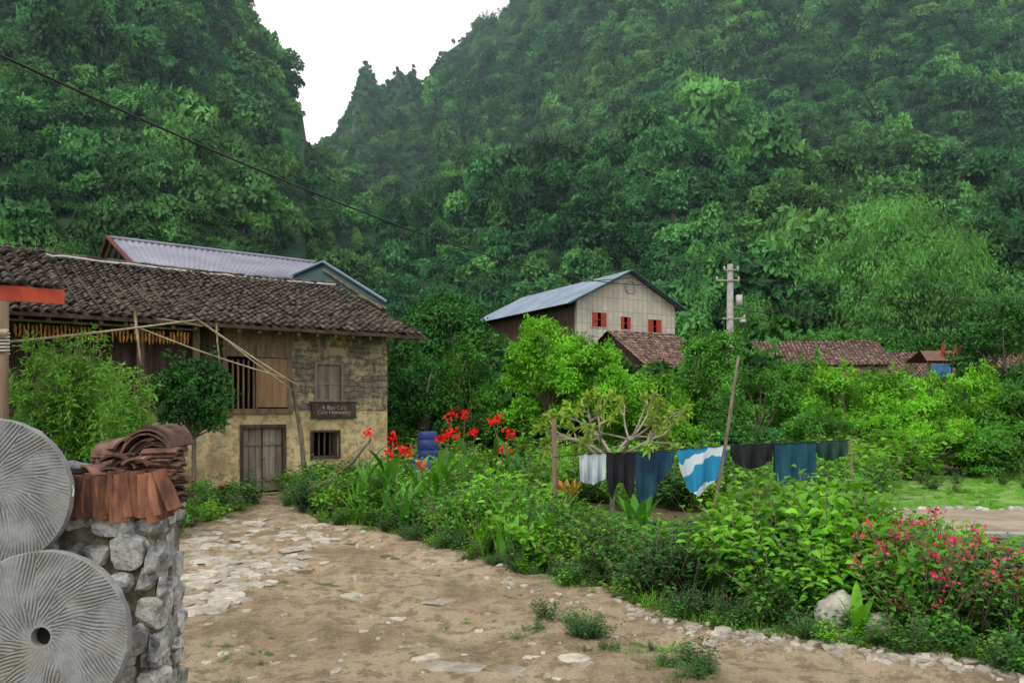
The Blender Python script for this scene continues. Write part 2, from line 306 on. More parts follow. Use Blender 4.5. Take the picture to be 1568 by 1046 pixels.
# ---------------- stone wall
SH=-.08
wall=empty('stone_wall',(-1.93+SH,4.6,0))
ZT=1.78
P4=[(-2.6,0.02),(-.06,0.02),(-.12,.5),(-2.6,.5)]
V=np.array([[a,b,z] for z in (0,ZT-.03) for a,b in P4]); core=(V,np.array([[0,1,5,4],[1,2,6,5],[2,3,7,6],[3,0,4,7],[4,5,6,7]]),0)
build('mortar_core',[core],[M_mortar],parent=wall)
parts=[]
z=.1
while z<ZT-.02:
    h=rng.uniform(.08,.21); x=-2.5
    while x<-.03:
        wd=rng.uniform(.07,.26); xc=x+wd/2; last=xc+wd/2>-.03
        if last: wd=max(.08,-x-.0); xc=x+wd/2
        fl_=[((0,-1,0),rng.uniform(.5,.75))]
        if last: fl_.append(((1,0,0),.8))
        parts.append(rock((xc,.04,z+rng.uniform(-.03,.03)),(wd*.52,.10+rng.uniform(0,.02),h*rng.uniform(.42,.58)),rng.uniform(-.08,.08),I4,11,0,.6,.07,.55,1.1,fl_)); x+=wd*.99
    yy=.14
    while yy<.5:
        wd=rng.uniform(.12,.2); parts.append(rock((-.13-.05*yy,yy,z+rng.uniform(-.02,.02)),(.10,wd*.56,h*.58),0,I3,10,0,.6,.05,.55,1.1,[((1,0,0),.65)])); yy+=wd
    z+=h*.97
for i in range(130): parts.append(rock((rng.uniform(-2.4,-.06),.01,rng.uniform(.1,ZT-.05)),(rng.uniform(.015,.045),.03,rng.uniform(.015,.05)),0,I2,8,0,.5,.0))
for i in range(40): parts.append(rock((rng.uniform(-2.4,-.12),rng.uniform(.06,.45),ZT-.04),(.12,.10,.05),rng.uniform(0,3),I3,12,0,.5,.08,.7,1.0))
build('stones',parts,[M_stone],parent=wall)
def archtile(c,wd,ln,rise,th,R3,k=0,n=8):
    t=np.linspace(-1,1,n); a=t*1.1
    o=np.stack([np.sin(a)/math.sin(1.1)*wd/2,np.zeros(n),(np.cos(a)-math.cos(1.1))/(1-math.cos(1.1))*rise],1); i_=o*[1-2*th/wd,1,1]-[0,0,th]
    V=np.concatenate([o,i_,o+[0,ln,0],i_+[0,ln,0]])-[0,ln/2,0]; Fq=[]
    for j in range(n-1):
        Fq+= [[j,j+1,2*n+j+1,2*n+j],[n+j+1,n+j,3*n+j,3*n+j+1],[j+1,j,n+j,n+j+1],[2*n+j,2*n+j+1,3*n+j+1,3*n+j]]
    Fq+=[[0,2*n,3*n,n],[n-1,2*n-1,4*n-1,3*n-1]]
    V=V@np.array(R3.to_matrix()).T+np.asarray(c); return (V,np.array(Fq),k)
stack=empty('roof_tile_stack',(SH,0,0))
parts=[]
xs_=np.linspace(-2.58,-1.93,27)
for i,x in enumerate(xs_):
    tt=(i/26-.5)*2; yb=4.56+.10*tt*tt; zb=ZT+.11+rng.normal()*.014+(.02 if abs(tt)>.8 else 0)
    E=Matrix.Rotation(math.radians(rng.normal()*4.5+13*(-tt)),3,'Y')@Matrix.Rotation(math.radians(74+rng.uniform(-12,12)),3,'Z')@Matrix.Rotation(math.radians(90+rng.normal()*5),3,'X')
    parts.append(archtile((x,yb+rng.normal()*.010,zb),.14,.25+rng.normal()*.012,.035,.011,E.to_euler(),0))
for i,x in enumerate(np.linspace(-2.55,-2.0,12)):
    E=Matrix.Rotation(math.radians(rng.normal()*6),3,'Y')@Matrix.Rotation(math.radians(60+rng.uniform(-15,15)),3,'Z')@Matrix.Rotation(math.radians(90),3,'X')
    parts.append(archtile((x,4.78,ZT+.12),.16,.25,.04,.014,E.to_euler(),0))
build('upright_tiles',parts,[M_clay],parent=stack)
parts=[]
for i in range(10):
    parts.append(archtile((-2.13+rng.normal()*.016+.010*i,4.84+rng.normal()*.03,ZT+.22+i*.022),.29,.25,.10,.011,Euler((math.radians(rng.normal()*3),math.radians(rng.normal()*5+5),math.radians(8+rng.normal()*9))),0))
for i in range(10):
    parts.append(archtile((-2.34+rng.normal()*.02,4.92,ZT+.20+i*.021),.20,.25,.05,.011,Euler((math.radians(rng.normal()*3),math.radians(-16+rng.normal()*5),math.radians(70+rng.normal()*10))),0))
for i in range(7):
    parts.append(archtile((-2.0+rng.normal()*.016,4.74,ZT+.21+i*.026),.18,.20,.02,.014,Euler((math.radians(rng.normal()*2),math.radians(rng.normal()*3),math.radians(88+rng.normal()*8))),0))
for i in range(9):
    parts.append(archtile((-2.24+rng.normal()*.08,4.72+rng.normal()*.03,ZT+.225+i*.012),.17,.22,.035,.012,Euler((math.radians(rng.normal()*9),math.radians(rng.normal()*12),math.radians(rng.uniform(0,180)))),0))
build('stacked_tiles',parts,[M_darkclay],parent=stack)
parts=[]
for i in range(60): parts.append(archtile((rng.uniform(-2.45,-2.0),rng.uniform(4.72,5.0),ZT+.01+.014*(i%15)),.17,.24,.03,.013,Euler((0,0,rng.uniform(0,3))),0))
build('stacked_base',parts,[M_darkclay],parent=stack)
th=np.linspace(-.2,2.9,20); build('rope_hoop',[tube(np.stack([-2.46+.10*np.cos(th),np.full(20,4.43)+.02*np.sin(th),ZT+.15+.09*np.sin(th)],1),.005,6)],[M_white],True,parent=stack)
build('grey_stone',[rock((-2.50,4.7,ZT+.27),(.11,.09,.045),0,I3,9,0,.6,.1)],[simplemat('dark_grey_stone',(.10,.10,.11),(.22,.22,.23),9,.9)],parent=stack)
m,nt,out=newmat('millstone_stone'); at=N(nt,'ShaderNodeAttribute',attribute_name='groove_shade'); c=coord(nt,False)
col=mix(nt,ramp(nt,noi(nt,c,7,7,.7),[(.35,0.),(.65,1.)]),(.17,.18,.18),(.31,.32,.32)); col=mix(nt,ramp(nt,noi(nt,c,2.5,6,.7),[(.48,0.),(.64,.6)]),col,(.22,.19,.14)); col=mix(nt,at.outputs['Fac'],col,(.05,.05,.05)); pbr(nt,out,col,.85,noi(nt,c,60,5,.7),.7,.006); M_mill=m  # grooves darkened in the colour: painted occlusion, with dirt
def millstone(loc,R,tilt,rz,seed):
    na,nr=1440,44; rh=.05
    rr=np.linspace(rh,R,nr); th=np.arange(na)*2*np.pi/na; T,Rr=np.meshgrid(th,rr)
    ns=16; sec=2*np.pi/ns; si=np.floor(T/sec); lo=T-si*sec
    wob=np.array([[noise.noise(Vector((r*math.cos(a)*9,r*math.sin(a)*9,seed)))for a in th[::8]] for r in rr]); wob=np.repeat(wob,8,1)
    dperp=Rr*np.sin(lo+.25)+wob*.008+si*.006; ph=(dperp/.0185)%1.0; gr=np.clip(1-np.abs(ph-.5)/.24,0,1)*np.clip(.7+wob*1.3,.25,1); gr=np.where((Rr<.065)|(Rr>R-.004),0,gr)
    hgt=-.006*gr+wob*.004
    Vt=np.stack([Rr*np.cos(T),hgt,Rr*np.sin(T)],-1).reshape(-1,3)*[1,-1,1]
    i=np.arange(nr-1)[:,None]*na; j=np.arange(na)[None,:]; j2=(j+1)%na
    Fq=np.stack([i+j,i+j2,i+na+j2,i+na+j],-1).reshape(-1,4)
    Th=.06; rw=R+.004+.006*np.array([noise.noise(Vector((3*math.cos(a)*2,3*math.sin(a)*2,seed))) for a in th])
    ring=lambda r,y:np.stack([r*np.cos(th),np.full(na,y),r*np.sin(th)],1)
    Vx=np.concatenate([ring(rw,.008),ring(rw,Th),ring(rh,Th)]); b=len(Vt); j=np.arange(na); j2=(j+1)%na; top=(nr-1)*na
    F2=np.concatenate([np.stack([top+j,top+j2,b+j2,b+j],1),np.stack([b+j,b+j2,b+na+j2,b+na+j],1),np.stack([b+na+j,b+na+j2,b+2*na+j2,b+2*na+j],1),np.stack([b+2*na+j,b+2*na+j2,j2,j],1)])
    a8=np.arange(8)*math.pi/4; Vb=np.stack([rh*1.05*np.cos(a8),np.full(8,Th-.004),rh*1.05*np.sin(a8)],1)  # dark disc added behind the eye so the hole reads as shaded
    o=build('millstone',[(np.concatenate([Vt,Vx]),np.concatenate([Fq,F2])),(Vb,np.array([[0,1,2,3],[0,3,4,7],[4,5,6,7]]),1)],[M_mill,M_blk],False)
    a=o.data.attributes.new('groove_shade','FLOAT','POINT'); a.data.foreach_set('value',np.concatenate([gr.ravel()*.85,np.zeros(3*na+8)]).astype(np.float32))
    o.location=loc; o.rotation_euler=(tilt,seed,rz)
p=W(62,975,4.15); millstone(p,.440,math.radians(-4),math.radians(2),.3)
p=W(-15,757,4.36); millstone(p,.41,math.radians(-3),math.radians(4),1.2)
build('stone_plinth',[rock((-2.5,4.25,.36),(.5,.22,.42),0,I3,8,0,.75,.05)],[M_stone])
post=empty('wooden_post',(0,0,0)); p0=W(3,640,4.7)
build('post',[tube([(p0[0],4.7,0),(p0[0],4.7,1.6),(p0[0]+.01,4.7,3.03)],[.035,.032,.028],6)],[M_wood],True,parent=post)
th=np.linspace(0,14*np.pi,120); build('rope_binding',[tube(np.stack([p0[0]+.036*np.cos(th),4.7+.036*np.sin(th),np.linspace(2.72,2.86,120)],1),.006,6)],[M_white],True,parent=post)
build('crossbar',[tube([(p0[0]-.6,4.72,2.82),(p0[0]+.05,4.66,2.84)],.022,6)],[M_bamboo],True,parent=post)

# ---------------- main house
C0=np.array([-3.89,24.85]); RZ0=math.atan2(.6,.8); u=np.array([.8,.6]); nn_=np.array([-.6,.8])
house=empty('mud_brick_house',(C0[0],C0[1],0),RZ0)
def WL(px,py,off=0.0):
    a=(px-CX)/F; O=C0+nn_*off
    t=(a*O[1]-O[0])/(u[0]-a*u[1]); Y=O[1]+u[1]*t
    return t,CH+(HZ-py)/F*Y
def wallholes(x0,x1,z0,z1,holes,y0=0,y1=.4,k=0):
    xs=sorted(set([x0,x1]+[h[i] for h in holes for i in (0,1) if x0<h[i]<x1])); zs=sorted(set([z0,z1]+[h[i] for h in holes for i in (2,3) if z0<h[i]<z1]))
    V=[];Fq=[];idx={}
    def vid(x,y,z):
        q=(round(x,5),round(y,5),round(z,5))
        if q not in idx: idx[q]=len(V);V.append(q)
        return idx[q]
    def solid(i,j):
        if i<0 or j<0 or i>=len(xs)-1 or j>=len(zs)-1: return False
        cx=(xs[i]+xs[i+1])/2;cz=(zs[j]+zs[j+1])/2
        return not any(h[0]<cx<h[1] and h[2]<cz<h[3] for h in holes)
    for i in range(len(xs)-1):
        for j in range(len(zs)-1):
            if not solid(i,j): continue
            a,b,c_,d=xs[i],xs[i+1],zs[j],zs[j+1]
            Fq.append([vid(a,y0,c_),vid(b,y0,c_),vid(b,y0,d),vid(a,y0,d)]); Fq.append([vid(b,y1,c_),vid(a,y1,c_),vid(a,y1,d),vid(b,y1,d)])
            if not solid(i-1,j): Fq.append([vid(a,y1,c_),vid(a,y0,c_),vid(a,y0,d),vid(a,y1,d)])
            if not solid(i+1,j): Fq.append([vid(b,y0,c_),vid(b,y1,c_),vid(b,y1,d),vid(b,y0,d)])
            if not solid(i,j-1): Fq.append([vid(a,y1,c_),vid(b,y1,c_),vid(b,y0,c_),vid(a,y0,c_)])
            if not solid(i,j+1): Fq.append([vid(a,y0,d),vid(b,y0,d),vid(b,y1,d),vid(a,y1,d)])
    return (np.array(V),np.array(Fq),k)
def hole(px0,px1,py0,py1):
    xa,za=WL(px0,py0);xb,zb=WL(px1,py1); _,zb2=WL(px0,py1); return [xa,xb,zb2,za]
door=hole(372,433,655,752); door[2]=0.0; door[3]=1.84
w1=hole(485,522,558,612); w2=hole(478,518,662,700); w3=hole(347,392,550,628); panel=hole(393,441,548,629)
zmid=WL(440,630)[1]
xs460=WL(447,600)[0]
build('lower_wall',[wallholes(-16,0,-.1,zmid,[door,w2],0,.45)],[M_mud],parent=house)
build('upper_brick_wall',[wallholes(xs460,0,zmid,4.95,[w1],0,.4)],[M_brick],parent=house)
pl=[];x=-16
while x<w3[0]-.1:
    pl.append(box(x,x+.17,.12+rng.uniform(0,.02),.16,zmid+.02,4.9));x+=.18
build('plank_wall',pl,[M_dwood],parent=house)
fr=[box(w3[0]-.1,w3[0],-.01,.3,zmid,4.9),box(w3[1],panel[0]+.02,-.02,.28,zmid,4.9),box(panel[1],xs460,.0,.3,zmid,4.9),box(w3[0],panel[1],0,.2,panel[3]+.02,4.9),box(-16,xs460,-.1,.08,zmid-.06,zmid+.08)]
for xx in (WL(300,600)[0],WL(215,600)[0],WL(120,600)[0]): fr.append(box(xx-.09,xx+.09,-.04,.14,zmid+.08,4.9))
build('timber_frame',fr,[M_wood],parent=house)
bars=[]
for x in np.linspace(w3[0]+.04,w3[1]-.04,6): bars.append(box(x-.025,x+.025,.05,.1,w3[2]+.05,w3[3]))
build('barred_window',bars,[M_wood],parent=house)
build('wood_panel',[box(panel[0]+.03,(panel[0]+panel[1])/2-.004,.02,.06,panel[2]+.1,panel[3]),box((panel[0]+panel[1])/2+.004,panel[1],.024,.064,panel[2]+.1,panel[3])],[M_owood],parent=house)
def frame(h,wd=.07,y0=-.03,y1=.12): a,b,c_,d=h; return [box(a-wd,a,y0,y1,c_-wd,d+wd),box(b,b+wd,y0,y1,c_-wd,d+wd),box(a,b,y0+.002,y1,d,d+wd),box(a,b,y0+.002,y1,c_-wd,c_)]
build('shutter_window',frame(w1)+[box(w1[0],(w1[0]+w1[1])/2-.005,.05,.09,w1[2],w1[3]),box((w1[0]+w1[1])/2+.005,w1[1],.055,.095,w1[2],w1[3]),box(w1[0],w1[1],.03,.05,w1[2]+.45,w1[2]+.52)],[M_gwood],parent=house)
fb=frame(w2,.06)
for x in np.linspace(w2[0]+.06,w2[1]-.06,5): fb.append(box(x-.022,x+.022,.05,.1,w2[2],w2[3]))
build('lower_barred_window',fb,[M_dwood],parent=house)
dd=[box(door[0]-.09,door[0],-.04,.2,0,door[3]+.1),box(door[1],door[1]+.09,-.04,.2,0,door[3]+.1),box(door[0],door[1],-.038,.2,door[3],door[3]+.1)]
build('door_frame',dd,[M_dwood],parent=house)
mid=(door[0]+door[1])/2; dl=[]
for a,b in ((door[0],mid-.012),(mid+.012,door[1])):
    for i in range(3):
        q0=a+(b-a)*i/3;q1=a+(b-a)*(i+1)/3; dl.append(box(q0+.007,q1-.007,.08+i*.004,.13,.06,door[3]-.01))
    dl.append(box(a+.03,b-.03,.05,.077,.35,.45)); dl.append(box(a+.03,b-.03,.05,.077,1.35,1.45))
build('door',dl,[M_gwood],parent=house)
build('door_backing',[box(door[0],door[1],.14,.17,0,door[3])],[M_blk],parent=house)  # black sheet behind the leaves, painted shade for the gaps
build('door_handle',[tube([(mid-.06,.02,.95),(mid+.06,.02,.95)],.012,6)],[M_wire],parent=house)
sg=hole(475,543,617,639); build('sign_board',[box(sg[0],sg[1],-.09,-.05,sg[2],sg[3])],[M_dwood],parent=house)
build('sign_rail',[box(sg[0]-.03,sg[1]+.03,-.1,-.04,sg[3],sg[3]+.04),box(sg[0]-.03,sg[1]+.03,-.1,-.04,sg[2]-.04,sg[2])],[M_wire],parent=house)
tx=bpy.data.curves.new('sign_text','FONT'); tx.body="A Bao Co's\nCafe Homestay"; tx.size=.17; tx.extrude=.006; tx.align_x='CENTER'; tx.space_line=.8
to=bpy.data.objects.new('sign_text',tx); scene.collection.objects.link(to); to.parent=house; to.location=((sg[0]+sg[1])/2,-.1,(sg[2]+sg[3])/2+.02); to.rotation_euler=(math.radians(90),0,0); tx.materials.append(M_conc)
build('side_walls',[box(-.42,-.002,.46,10.2,-.1,4.9),box(-16,-.43,9.8,10.2,-.1,4.9)],[M_brick],parent=house)
tri=np.array([[-.3,-.0,4.8],[-.3,10.2,4.8],[-.3,5.1,6.75],[-.1,0,4.8],[-.1,10.2,4.8],[-.1,5.1,6.75]])
build('gable',[(tri,np.array([[0,1,2],[5,4,3]])),],[M_dwood],parent=house)
build('interior_shade',[box(-16,-.45,1.2,1.3,0,4.8),box(-16,-.45,.5,9,4.83,4.86)],[M_blk],parent=house)  # black sheets behind the windows, room darkness put into the colour
def tileroof(x0,x1,y_e,z_e,y_r,z_r,pitchw=.2,row=.27,sag=.06,jit=.014):
    sl=np.array([0,y_r-y_e,z_r-z_e]); L=np.linalg.norm(sl); s=sl/L; nrm=np.array([0,-s[2],s[1]])
    if nrm[2]<0: nrm=-nrm
    nx=int(abs(x1-x0)/pitchw); nr=int(L/row); t=np.linspace(-1,1,5)
    prof=np.stack([t*pitchw*.44,np.cos(t*1.45)*.07],1)
    V=[];Fq=[];b=0
    for i in range(nx):
        colj=rng.normal()*jit
        for j in range(nr+1):
            x=x0+(i+.5)*pitchw; d0=j*row-.05; d1=min(d0+row+.08,L)
            sg_=-sag*math.sin(math.pi*min(max(d0/L,0),1))*(1+.5*math.sin(x*.7)); jx,jz,js=colj+rng.normal()*jit,rng.normal()*jit*.8,rng.normal()*jit*1.5
            if rng.uniform()<.04: jx+=rng.normal()*.05; js+=rng.normal()*.08
            for d,lift,sc in ((d0+js,.05,1.0),(d1,.0,.84)):
                for a,h in prof: V.append([x+jx+a*sc,y_e+s[1]*d+nrm[1]*(h+lift+jz+sg_),z_e+s[2]*d+nrm[2]*(h+lift+jz+sg_)])
            for q in range(4): Fq.append([b+q,b+q+1,b+6+q,b+5+q])
            Fq.append([b,b+4,b+3,b+1]); b+=10
    return (np.array(V),np.array(Fq),0)
Ze,Zr=4.62,6.86
build('roof_tiles',[tileroof(-18,.75,-1.0,Ze,5.1,Zr,.22,.29)],[M_tile],parent=house)
build('roof_tiles_rear',[tileroof(-18,.75,11.2,Ze,5.1,Zr,.4,.5)],[M_tile],parent=house)
V=np.array([[x,y,z] for x in (-18,.78) for y,z in ((-1.05,Ze-.03),(5.1,Zr-.05),(11.25,Ze-.03),(11.25,Ze-.11),(5.1,Zr-.15),(-1.05,Ze-.11))])
build('roof_deck',[(V,np.array([[0,1,7,6],[1,2,8,7],[2,3,9,8],[3,4,10,9],[4,5,11,10],[5,0,6,11]]),0),(V,np.array([[0,5,4,1],[1,4,3,2],[6,7,10,11],[7,8,9,10]]),0)],[M_dwood],parent=house)
raf=[]
for x in np.arange(-17,.7,.55): 
    V=np.array([[x+a,y,z] for a in (-.04,.04) for y,z in ((-.95,Ze-.1),(-.95,Ze-.2),(.0,Ze+.16),(.0,Ze+.26))]); raf.append((V,np.array([[0,1,2,3],[7,6,5,4],[0,4,5,1],[1,5,6,2]])))
build('rafters',raf,[M_wood],parent=house)
rp=[]
for i in range(91):
    x=-17.5+i*.2
    rp.append(archtile((x,5.1,Zr+.08+rng.normal()*.012+.05*math.sin(x*.5)),.24,.24,.09,.02,Euler((0,0,math.radians(90+rng.normal()*3))),0))
build('ridge_tiles',rp,[M_tile],parent=house)
build('ridge_mortar',[tube([(x,4.95,Zr+.03+.05*math.sin(x*.5)+rng.normal()*.012) for x in np.arange(-17.5,.7,.3)],.04,6)],[M_white],parent=house)
cp=[]
for x in np.arange(WL(20,500)[0],WL(283,500)[0],.085):
    for r in range(2):
        z0=4.40-r*.14-rng.uniform(0,.05); 
        if rng.uniform()<.12: continue
        cp.append(tube([(x+rng.normal()*.01,-.55+rng.normal()*.03-r*.03,z0),(x,-.55,z0-.09),(x+rng.normal()*.01,-.55,z0-.17-rng.uniform(0,.06))],[.02,.03,.008],6))
build('hanging_corn',cp,[M_corn],parent=house)
build('corn_rail',[tube([(-13.5,-.55,4.45),(WL(290,500)[0],-.55,4.45)],.03,6)],[M_bamboo],parent=house)
bx0=WL(20,630)[0];bx1=WL(220,630)[0]
build('balcony',[box(bx0,bx1,-.9,-.02,zmid-.1,zmid-.02)]+[box(bx0,bx1,-.9,-.84,zmid+.62,zmid+.68)]+[box(x,x+.05,-.89,-.85,zmid-.02,zmid+.62) for x in np.arange(bx0,bx1,.35)]+[box(x,x+.12,-.9,-.78,0,zmid-.1) for x in (bx0,(bx0+bx1)/2,bx1-.12)],[M_wood],parent=house)
fr_=empty('bamboo_frame')
def pol(a,b,r=.03): return tube(curve(W(*a),W(*b),.012,6),[r,r,r,r*.9,r*.8,r*.7],6)
build('poles',[pol((8,524,16.0),(300,490,19.0)),pol((300,488,19),(458,592,20.4)),pol((200,497,18.5),(440,580,20),.022),pol((345,520,19.3),(452,600,20.4),.02),pol((206,475,18.5),(216,560,18.5),.03),pol((331,495,19.4),(337,560,19.4),.022),pol((240,488,18.6),(310,500,19.5),.018)],[M_bamboo],True,parent=fr_)
a=W(446,585,20.6); b=W(470,745,20.6); build('upright',[tube([a,(a+b)/2+[.05,0,0],[b[0],20.6,0]],[.04,.06,.07],6),tube([W(216,560,18.5),[W(216,560,18.5)[0],18.5,0]],.035,6)],[M_bark],True,parent=fr_)
q=W(95,455,15.5)
nbh=empty('side_house',(q[0],q[1],0),math.atan2(.6,.8)); zz=q[2]
build('roof_tiles',[tileroof(-6,0,-0.3,zz+.12,2.6,zz+1.35,.2,.27)],[M_tile],parent=nbh)
V=np.array([[x,y,z] for x in (-6,0) for y,z in ((-.3,zz+.08),(2.6,zz+1.3))]); build('roof_deck',[(V,np.array([[0,1,3,2]]))],[M_dwood],parent=nbh)
build('red_fascia',[box(-6,0,-.32,-.27,zz-.18,zz+.10)],[M_red2],parent=nbh)
build('posts_and_wall',[box(-6,-1.6,1.2,1.4,0,zz),box(-1.2,-1.08,-.2,-.08,0,zz-.18)],[M_dwood],parent=nbh)

# ---------------- rear house with metal roof
def corr(P00,P10,P01,P11,per=.25,amp=.03,k=0):
    P00,P10,P01,P11=[np.asarray(p,float) for p in (P00,P10,P01,P11)]
    n=int(np.linalg.norm(P10-P00)/per*4)+1; t=np.linspace(0,1,n)[:,None]; nr=unit(np.cross(P10-P00,P01-P00)); nr=nr if nr[2]>0 else -nr
    o=amp*np.sin(np.arange(n)*np.pi/2)[:,None]*nr
    A=P00+(P10-P00)*t+o; B=P01+(P11-P01)*t+o; i=np.arange(n-1); return (np.concatenate([A,B]),np.stack([i,i+1,n+i+1,n+i],1),k)
rh=empty('metal_roof_house')
A=W(165,365,32.9);B=W(482,403,37.4);d=np.array([.6,-.8,0]); u3=np.array([.8,.6,0])
build('metal_roof',[corr(A,B,A+d*6+[0,0,-2.3],B+d*6-u3*4.2+[0,0,-2.3]),corr(A,B,A-d*5+[0,0,-2],B-d*5+[0,0,-2])],[M_metal2],parent=rh)
build('verge',[tube([A-d*5+[0,0,-2],A+[0,0,.05],A+d*6+[0,0,-2.25]],.09,6)],[simplemat('dark_red',(.08,.02,.02),(.14,.04,.035),3)],parent=rh)
build('ridge_cap',[tube([A+[0,0,.05],B+[0,0,.05]],.07,6)],[M_metal2],parent=rh)
def wallpoly(pts,z0,z1): 
    n=len(pts);V=np.array([[p[0],p[1],z] for z in (z0,z1) for p in pts]); return (V,np.array([[i,(i+1)%n,(i+1)%n+n,i+n] for i in range(n)]),0)
build('walls',[wallpoly([(A+d*5)[:2],(B+d*5-u3*4)[:2],(B-d*4)[:2],(A-d*4)[:2]],0,7.0)],[M_dwood],parent=rh)
ap=W(495,401,33.5);lf=W(430,428,33.3);rg=W(592,462,33.3); bk=np.array([-4.5,6.,0])
build('cross_gable_roof',[corr(ap,ap+bk,lf,lf+bk,.25,.02),corr(ap,ap+bk,rg,rg+bk,.25,.02)],[M_metal],parent=rh)
build('gable_trim',[tube([lf,ap,rg],.07,6)],[M_metal],parent=rh)
build('gable_face',[(np.array([lf+[.0,.1,-.02],rg+[-.05,.1,-.02],ap+[0,.1,-.1],[lf[0],lf[1]+.1,0],[rg[0]-.4,rg[1]+.1,0]]),np.array([[0,1,2],[0,3,4],[0,4,1]]))],[M_teal],parent=rh)
build('rafters',[tube([ap+[0,-.02,-.35],rg+[-.2,-.02,-.3]],.06,6),tube([(rg+lf)/2+[1,.02,-.2],rg+[0,.02,-.3]],.05,6)],[M_wood],parent=rh)

# ---------------- right gable house
gh=empty('gable_house')
u2=unit(np.array([7.5,4.0]));g0=np.array([4.3,53.0]); ghz=math.atan2(u2[1],u2[0]); gh.location=(g0[0],g0[1],0); gh.rotation_euler=(0,0,ghz)
gw=8.3; ap_x=4.2; ze=9.62; za=11.75
m,nt,out=newmat('beige_plaster'); c=coord(nt,False); bt=N(nt,'ShaderNodeTexBrick'); mp=N(nt,'ShaderNodeMapping'); nt.links.new(c,mp.inputs[0]); mp.inputs['Rotation'].default_value=(math.radians(90),0,0); nt.links.new(mp.outputs[0],bt.inputs['Vector']); bt.inputs['Scale'].default_value=1; bt.inputs['Brick Width'].default_value=.42; bt.inputs['Row Height'].default_value=.9; bt.inputs['Mortar Size'].default_value=.03; bt.offset=.0
bt.inputs['Color1'].default_value=(.44,.41,.32,1); bt.inputs['Color2'].default_value=(.54,.50,.40,1); bt.inputs['Mortar'].default_value=(.30,.28,.22,1)
col=mix(nt,ramp(nt,noi(nt,c,1.2,6,.7),[(.4,.6),(.6,0.)]),bt.outputs[0],(.34,.32,.26)); pbr(nt,out,col,.9,noi(nt,c,8,4),.3,.02); M_beige=m
def gl(px,py):
    a=(px-CX)/F; t=(a*g0[1]-g0[0])/(u2[0]-a*u2[1]); Y=g0[1]+u2[1]*t; return t,CH+(HZ-py)/F*Y
hs=[]
for (a,b,c_,d_) in ((906,928,478,500),(950,965,485,504),(992,1012,489,510)):
    x0,z1=gl(a,c_);x1,_=gl(b,d_);_,z0=gl(a,d_); hs.append([x0,x1,z0,z1])
build('gable_wall',[wallholes(0,gw,0,ze,hs,0,.25),(np.array([[0,0,ze],[gw,0,ze],[ap_x,0,za],[0,.25,ze],[gw,.25,ze],[ap_x,.25,za]]),np.array([[0,1,2],[3,5,4]]),0)],[M_beige],parent=gh)
wp=[];wf=[]
for h in hs:
    wf+=frame(h,.08,-.04,.1); mx=(h[0]+h[1])/2
    wp+=[box(h[0],mx-.14,-.06,-.01,h[2],h[3]),box(mx+.14,h[1],-.06,-.01,h[2],h[3]),box(h[0],h[1],.0,.05,(h[2]+h[3])/2-.03,(h[2]+h[3])/2+.03)]
build('window_frames',wf,[M_beige],parent=gh); build('red_shutters',wp,[M_redp],parent=gh)
cx_,cz_=gl(965,440); th=np.linspace(0,2*np.pi,21); build('round_vent',[tube(np.stack([cx_+.42*np.cos(th),np.full(21,-.03),cz_+.42*np.sin(th)],1),.06,6)]+[box(cx_-.38,cx_+.38,-.02,-.005,cz_+z_,cz_+z_+.05) for z_ in (-.2,0,.2)],[M_conc],parent=gh)
Lh=15; ov=.5
build('metal_roof',[corr((ap_x,-ov,za+.12),(ap_x,Lh,za+.12),(-.9,-ov,ze-.33),(-.9,Lh,ze-.33),.3,.03),corr((ap_x,-ov,za+.12),(ap_x,Lh,za+.12),(gw+.7,-ov,ze-.25),(gw+.7,Lh,ze-.25),.3,.03)],[M_metal],parent=gh)
build('verge_trim',[tube([(-.9,-ov,ze-.36),(ap_x,-ov,za+.08),(gw+.7,-ov,ze-.28)],.08,6)],[M_teal],parent=gh)
build('long_walls',[box(0,.2,.26,Lh-.5,0,ze-.1),box(gw-.2,gw,.26,Lh-.5,0,ze-.1),box(.2,gw-.2,Lh-.7,Lh-.5,0,ze)],[M_dwood],parent=gh)
def smallhouse(name,c,rz,lx,dy,ze,zr,mat,wmat):
    e=empty(name,(c[0],c[1],0),rz)
    build('roof_tiles',[tileroof(-lx/2,lx/2,-dy/2,ze,0,zr,.26,.34)],[mat],parent=e); build('rear_roof_tiles',[tileroof(-lx/2,lx/2,dy/2,ze,0,zr,.5,.6)],[mat],parent=e)
    V=np.array([[x,y,z] for x in (-lx/2,lx/2) for y,z in ((-dy/2,ze-.02),(0,zr-.04),(dy/2,ze-.02))]); build('roof_deck',[(V,np.array([[0,1,4,3],[1,2,5,4]]))],[M_dwood],parent=e)
    x=lx/2-.4;y=dy/2-.5
    build('walls',[wallpoly([(-x,-y),(x,-y),(x,y),(-x,y)],-.1,ze+.1)]+[(np.array([[s*x,-y,ze],[s*x,y,ze],[s*x,0,zr-.2]]),np.array([[0,1,2]])) for s in (-1,1)],[wmat],parent=e)
    build('window',[box(-1,-.2,-y-.05,-y-.01,1.2,2.2),box(.8,1.7,-y-.05,-y-.01,0,2)],[M_dwood],parent=e); return e
smallhouse('tile_roof_house',(8.1,49.5),math.atan2(4,7.5),5.4,8,4.7,7.1,M_btile,M_dwood)
smallhouse('tile_roof_house',(21.2,56),math.radians(-8),8.5,8,5.2,7.1,M_btile,M_mud)
smallhouse('tile_roof_house',(31,57),math.radians(-4),10,8,4.4,6.4,M_btile,M_mud)
hut=empty('stilt_hut',(0,0,0)); hp=W(1455,575,50)
hx,hyy=hp[0],50
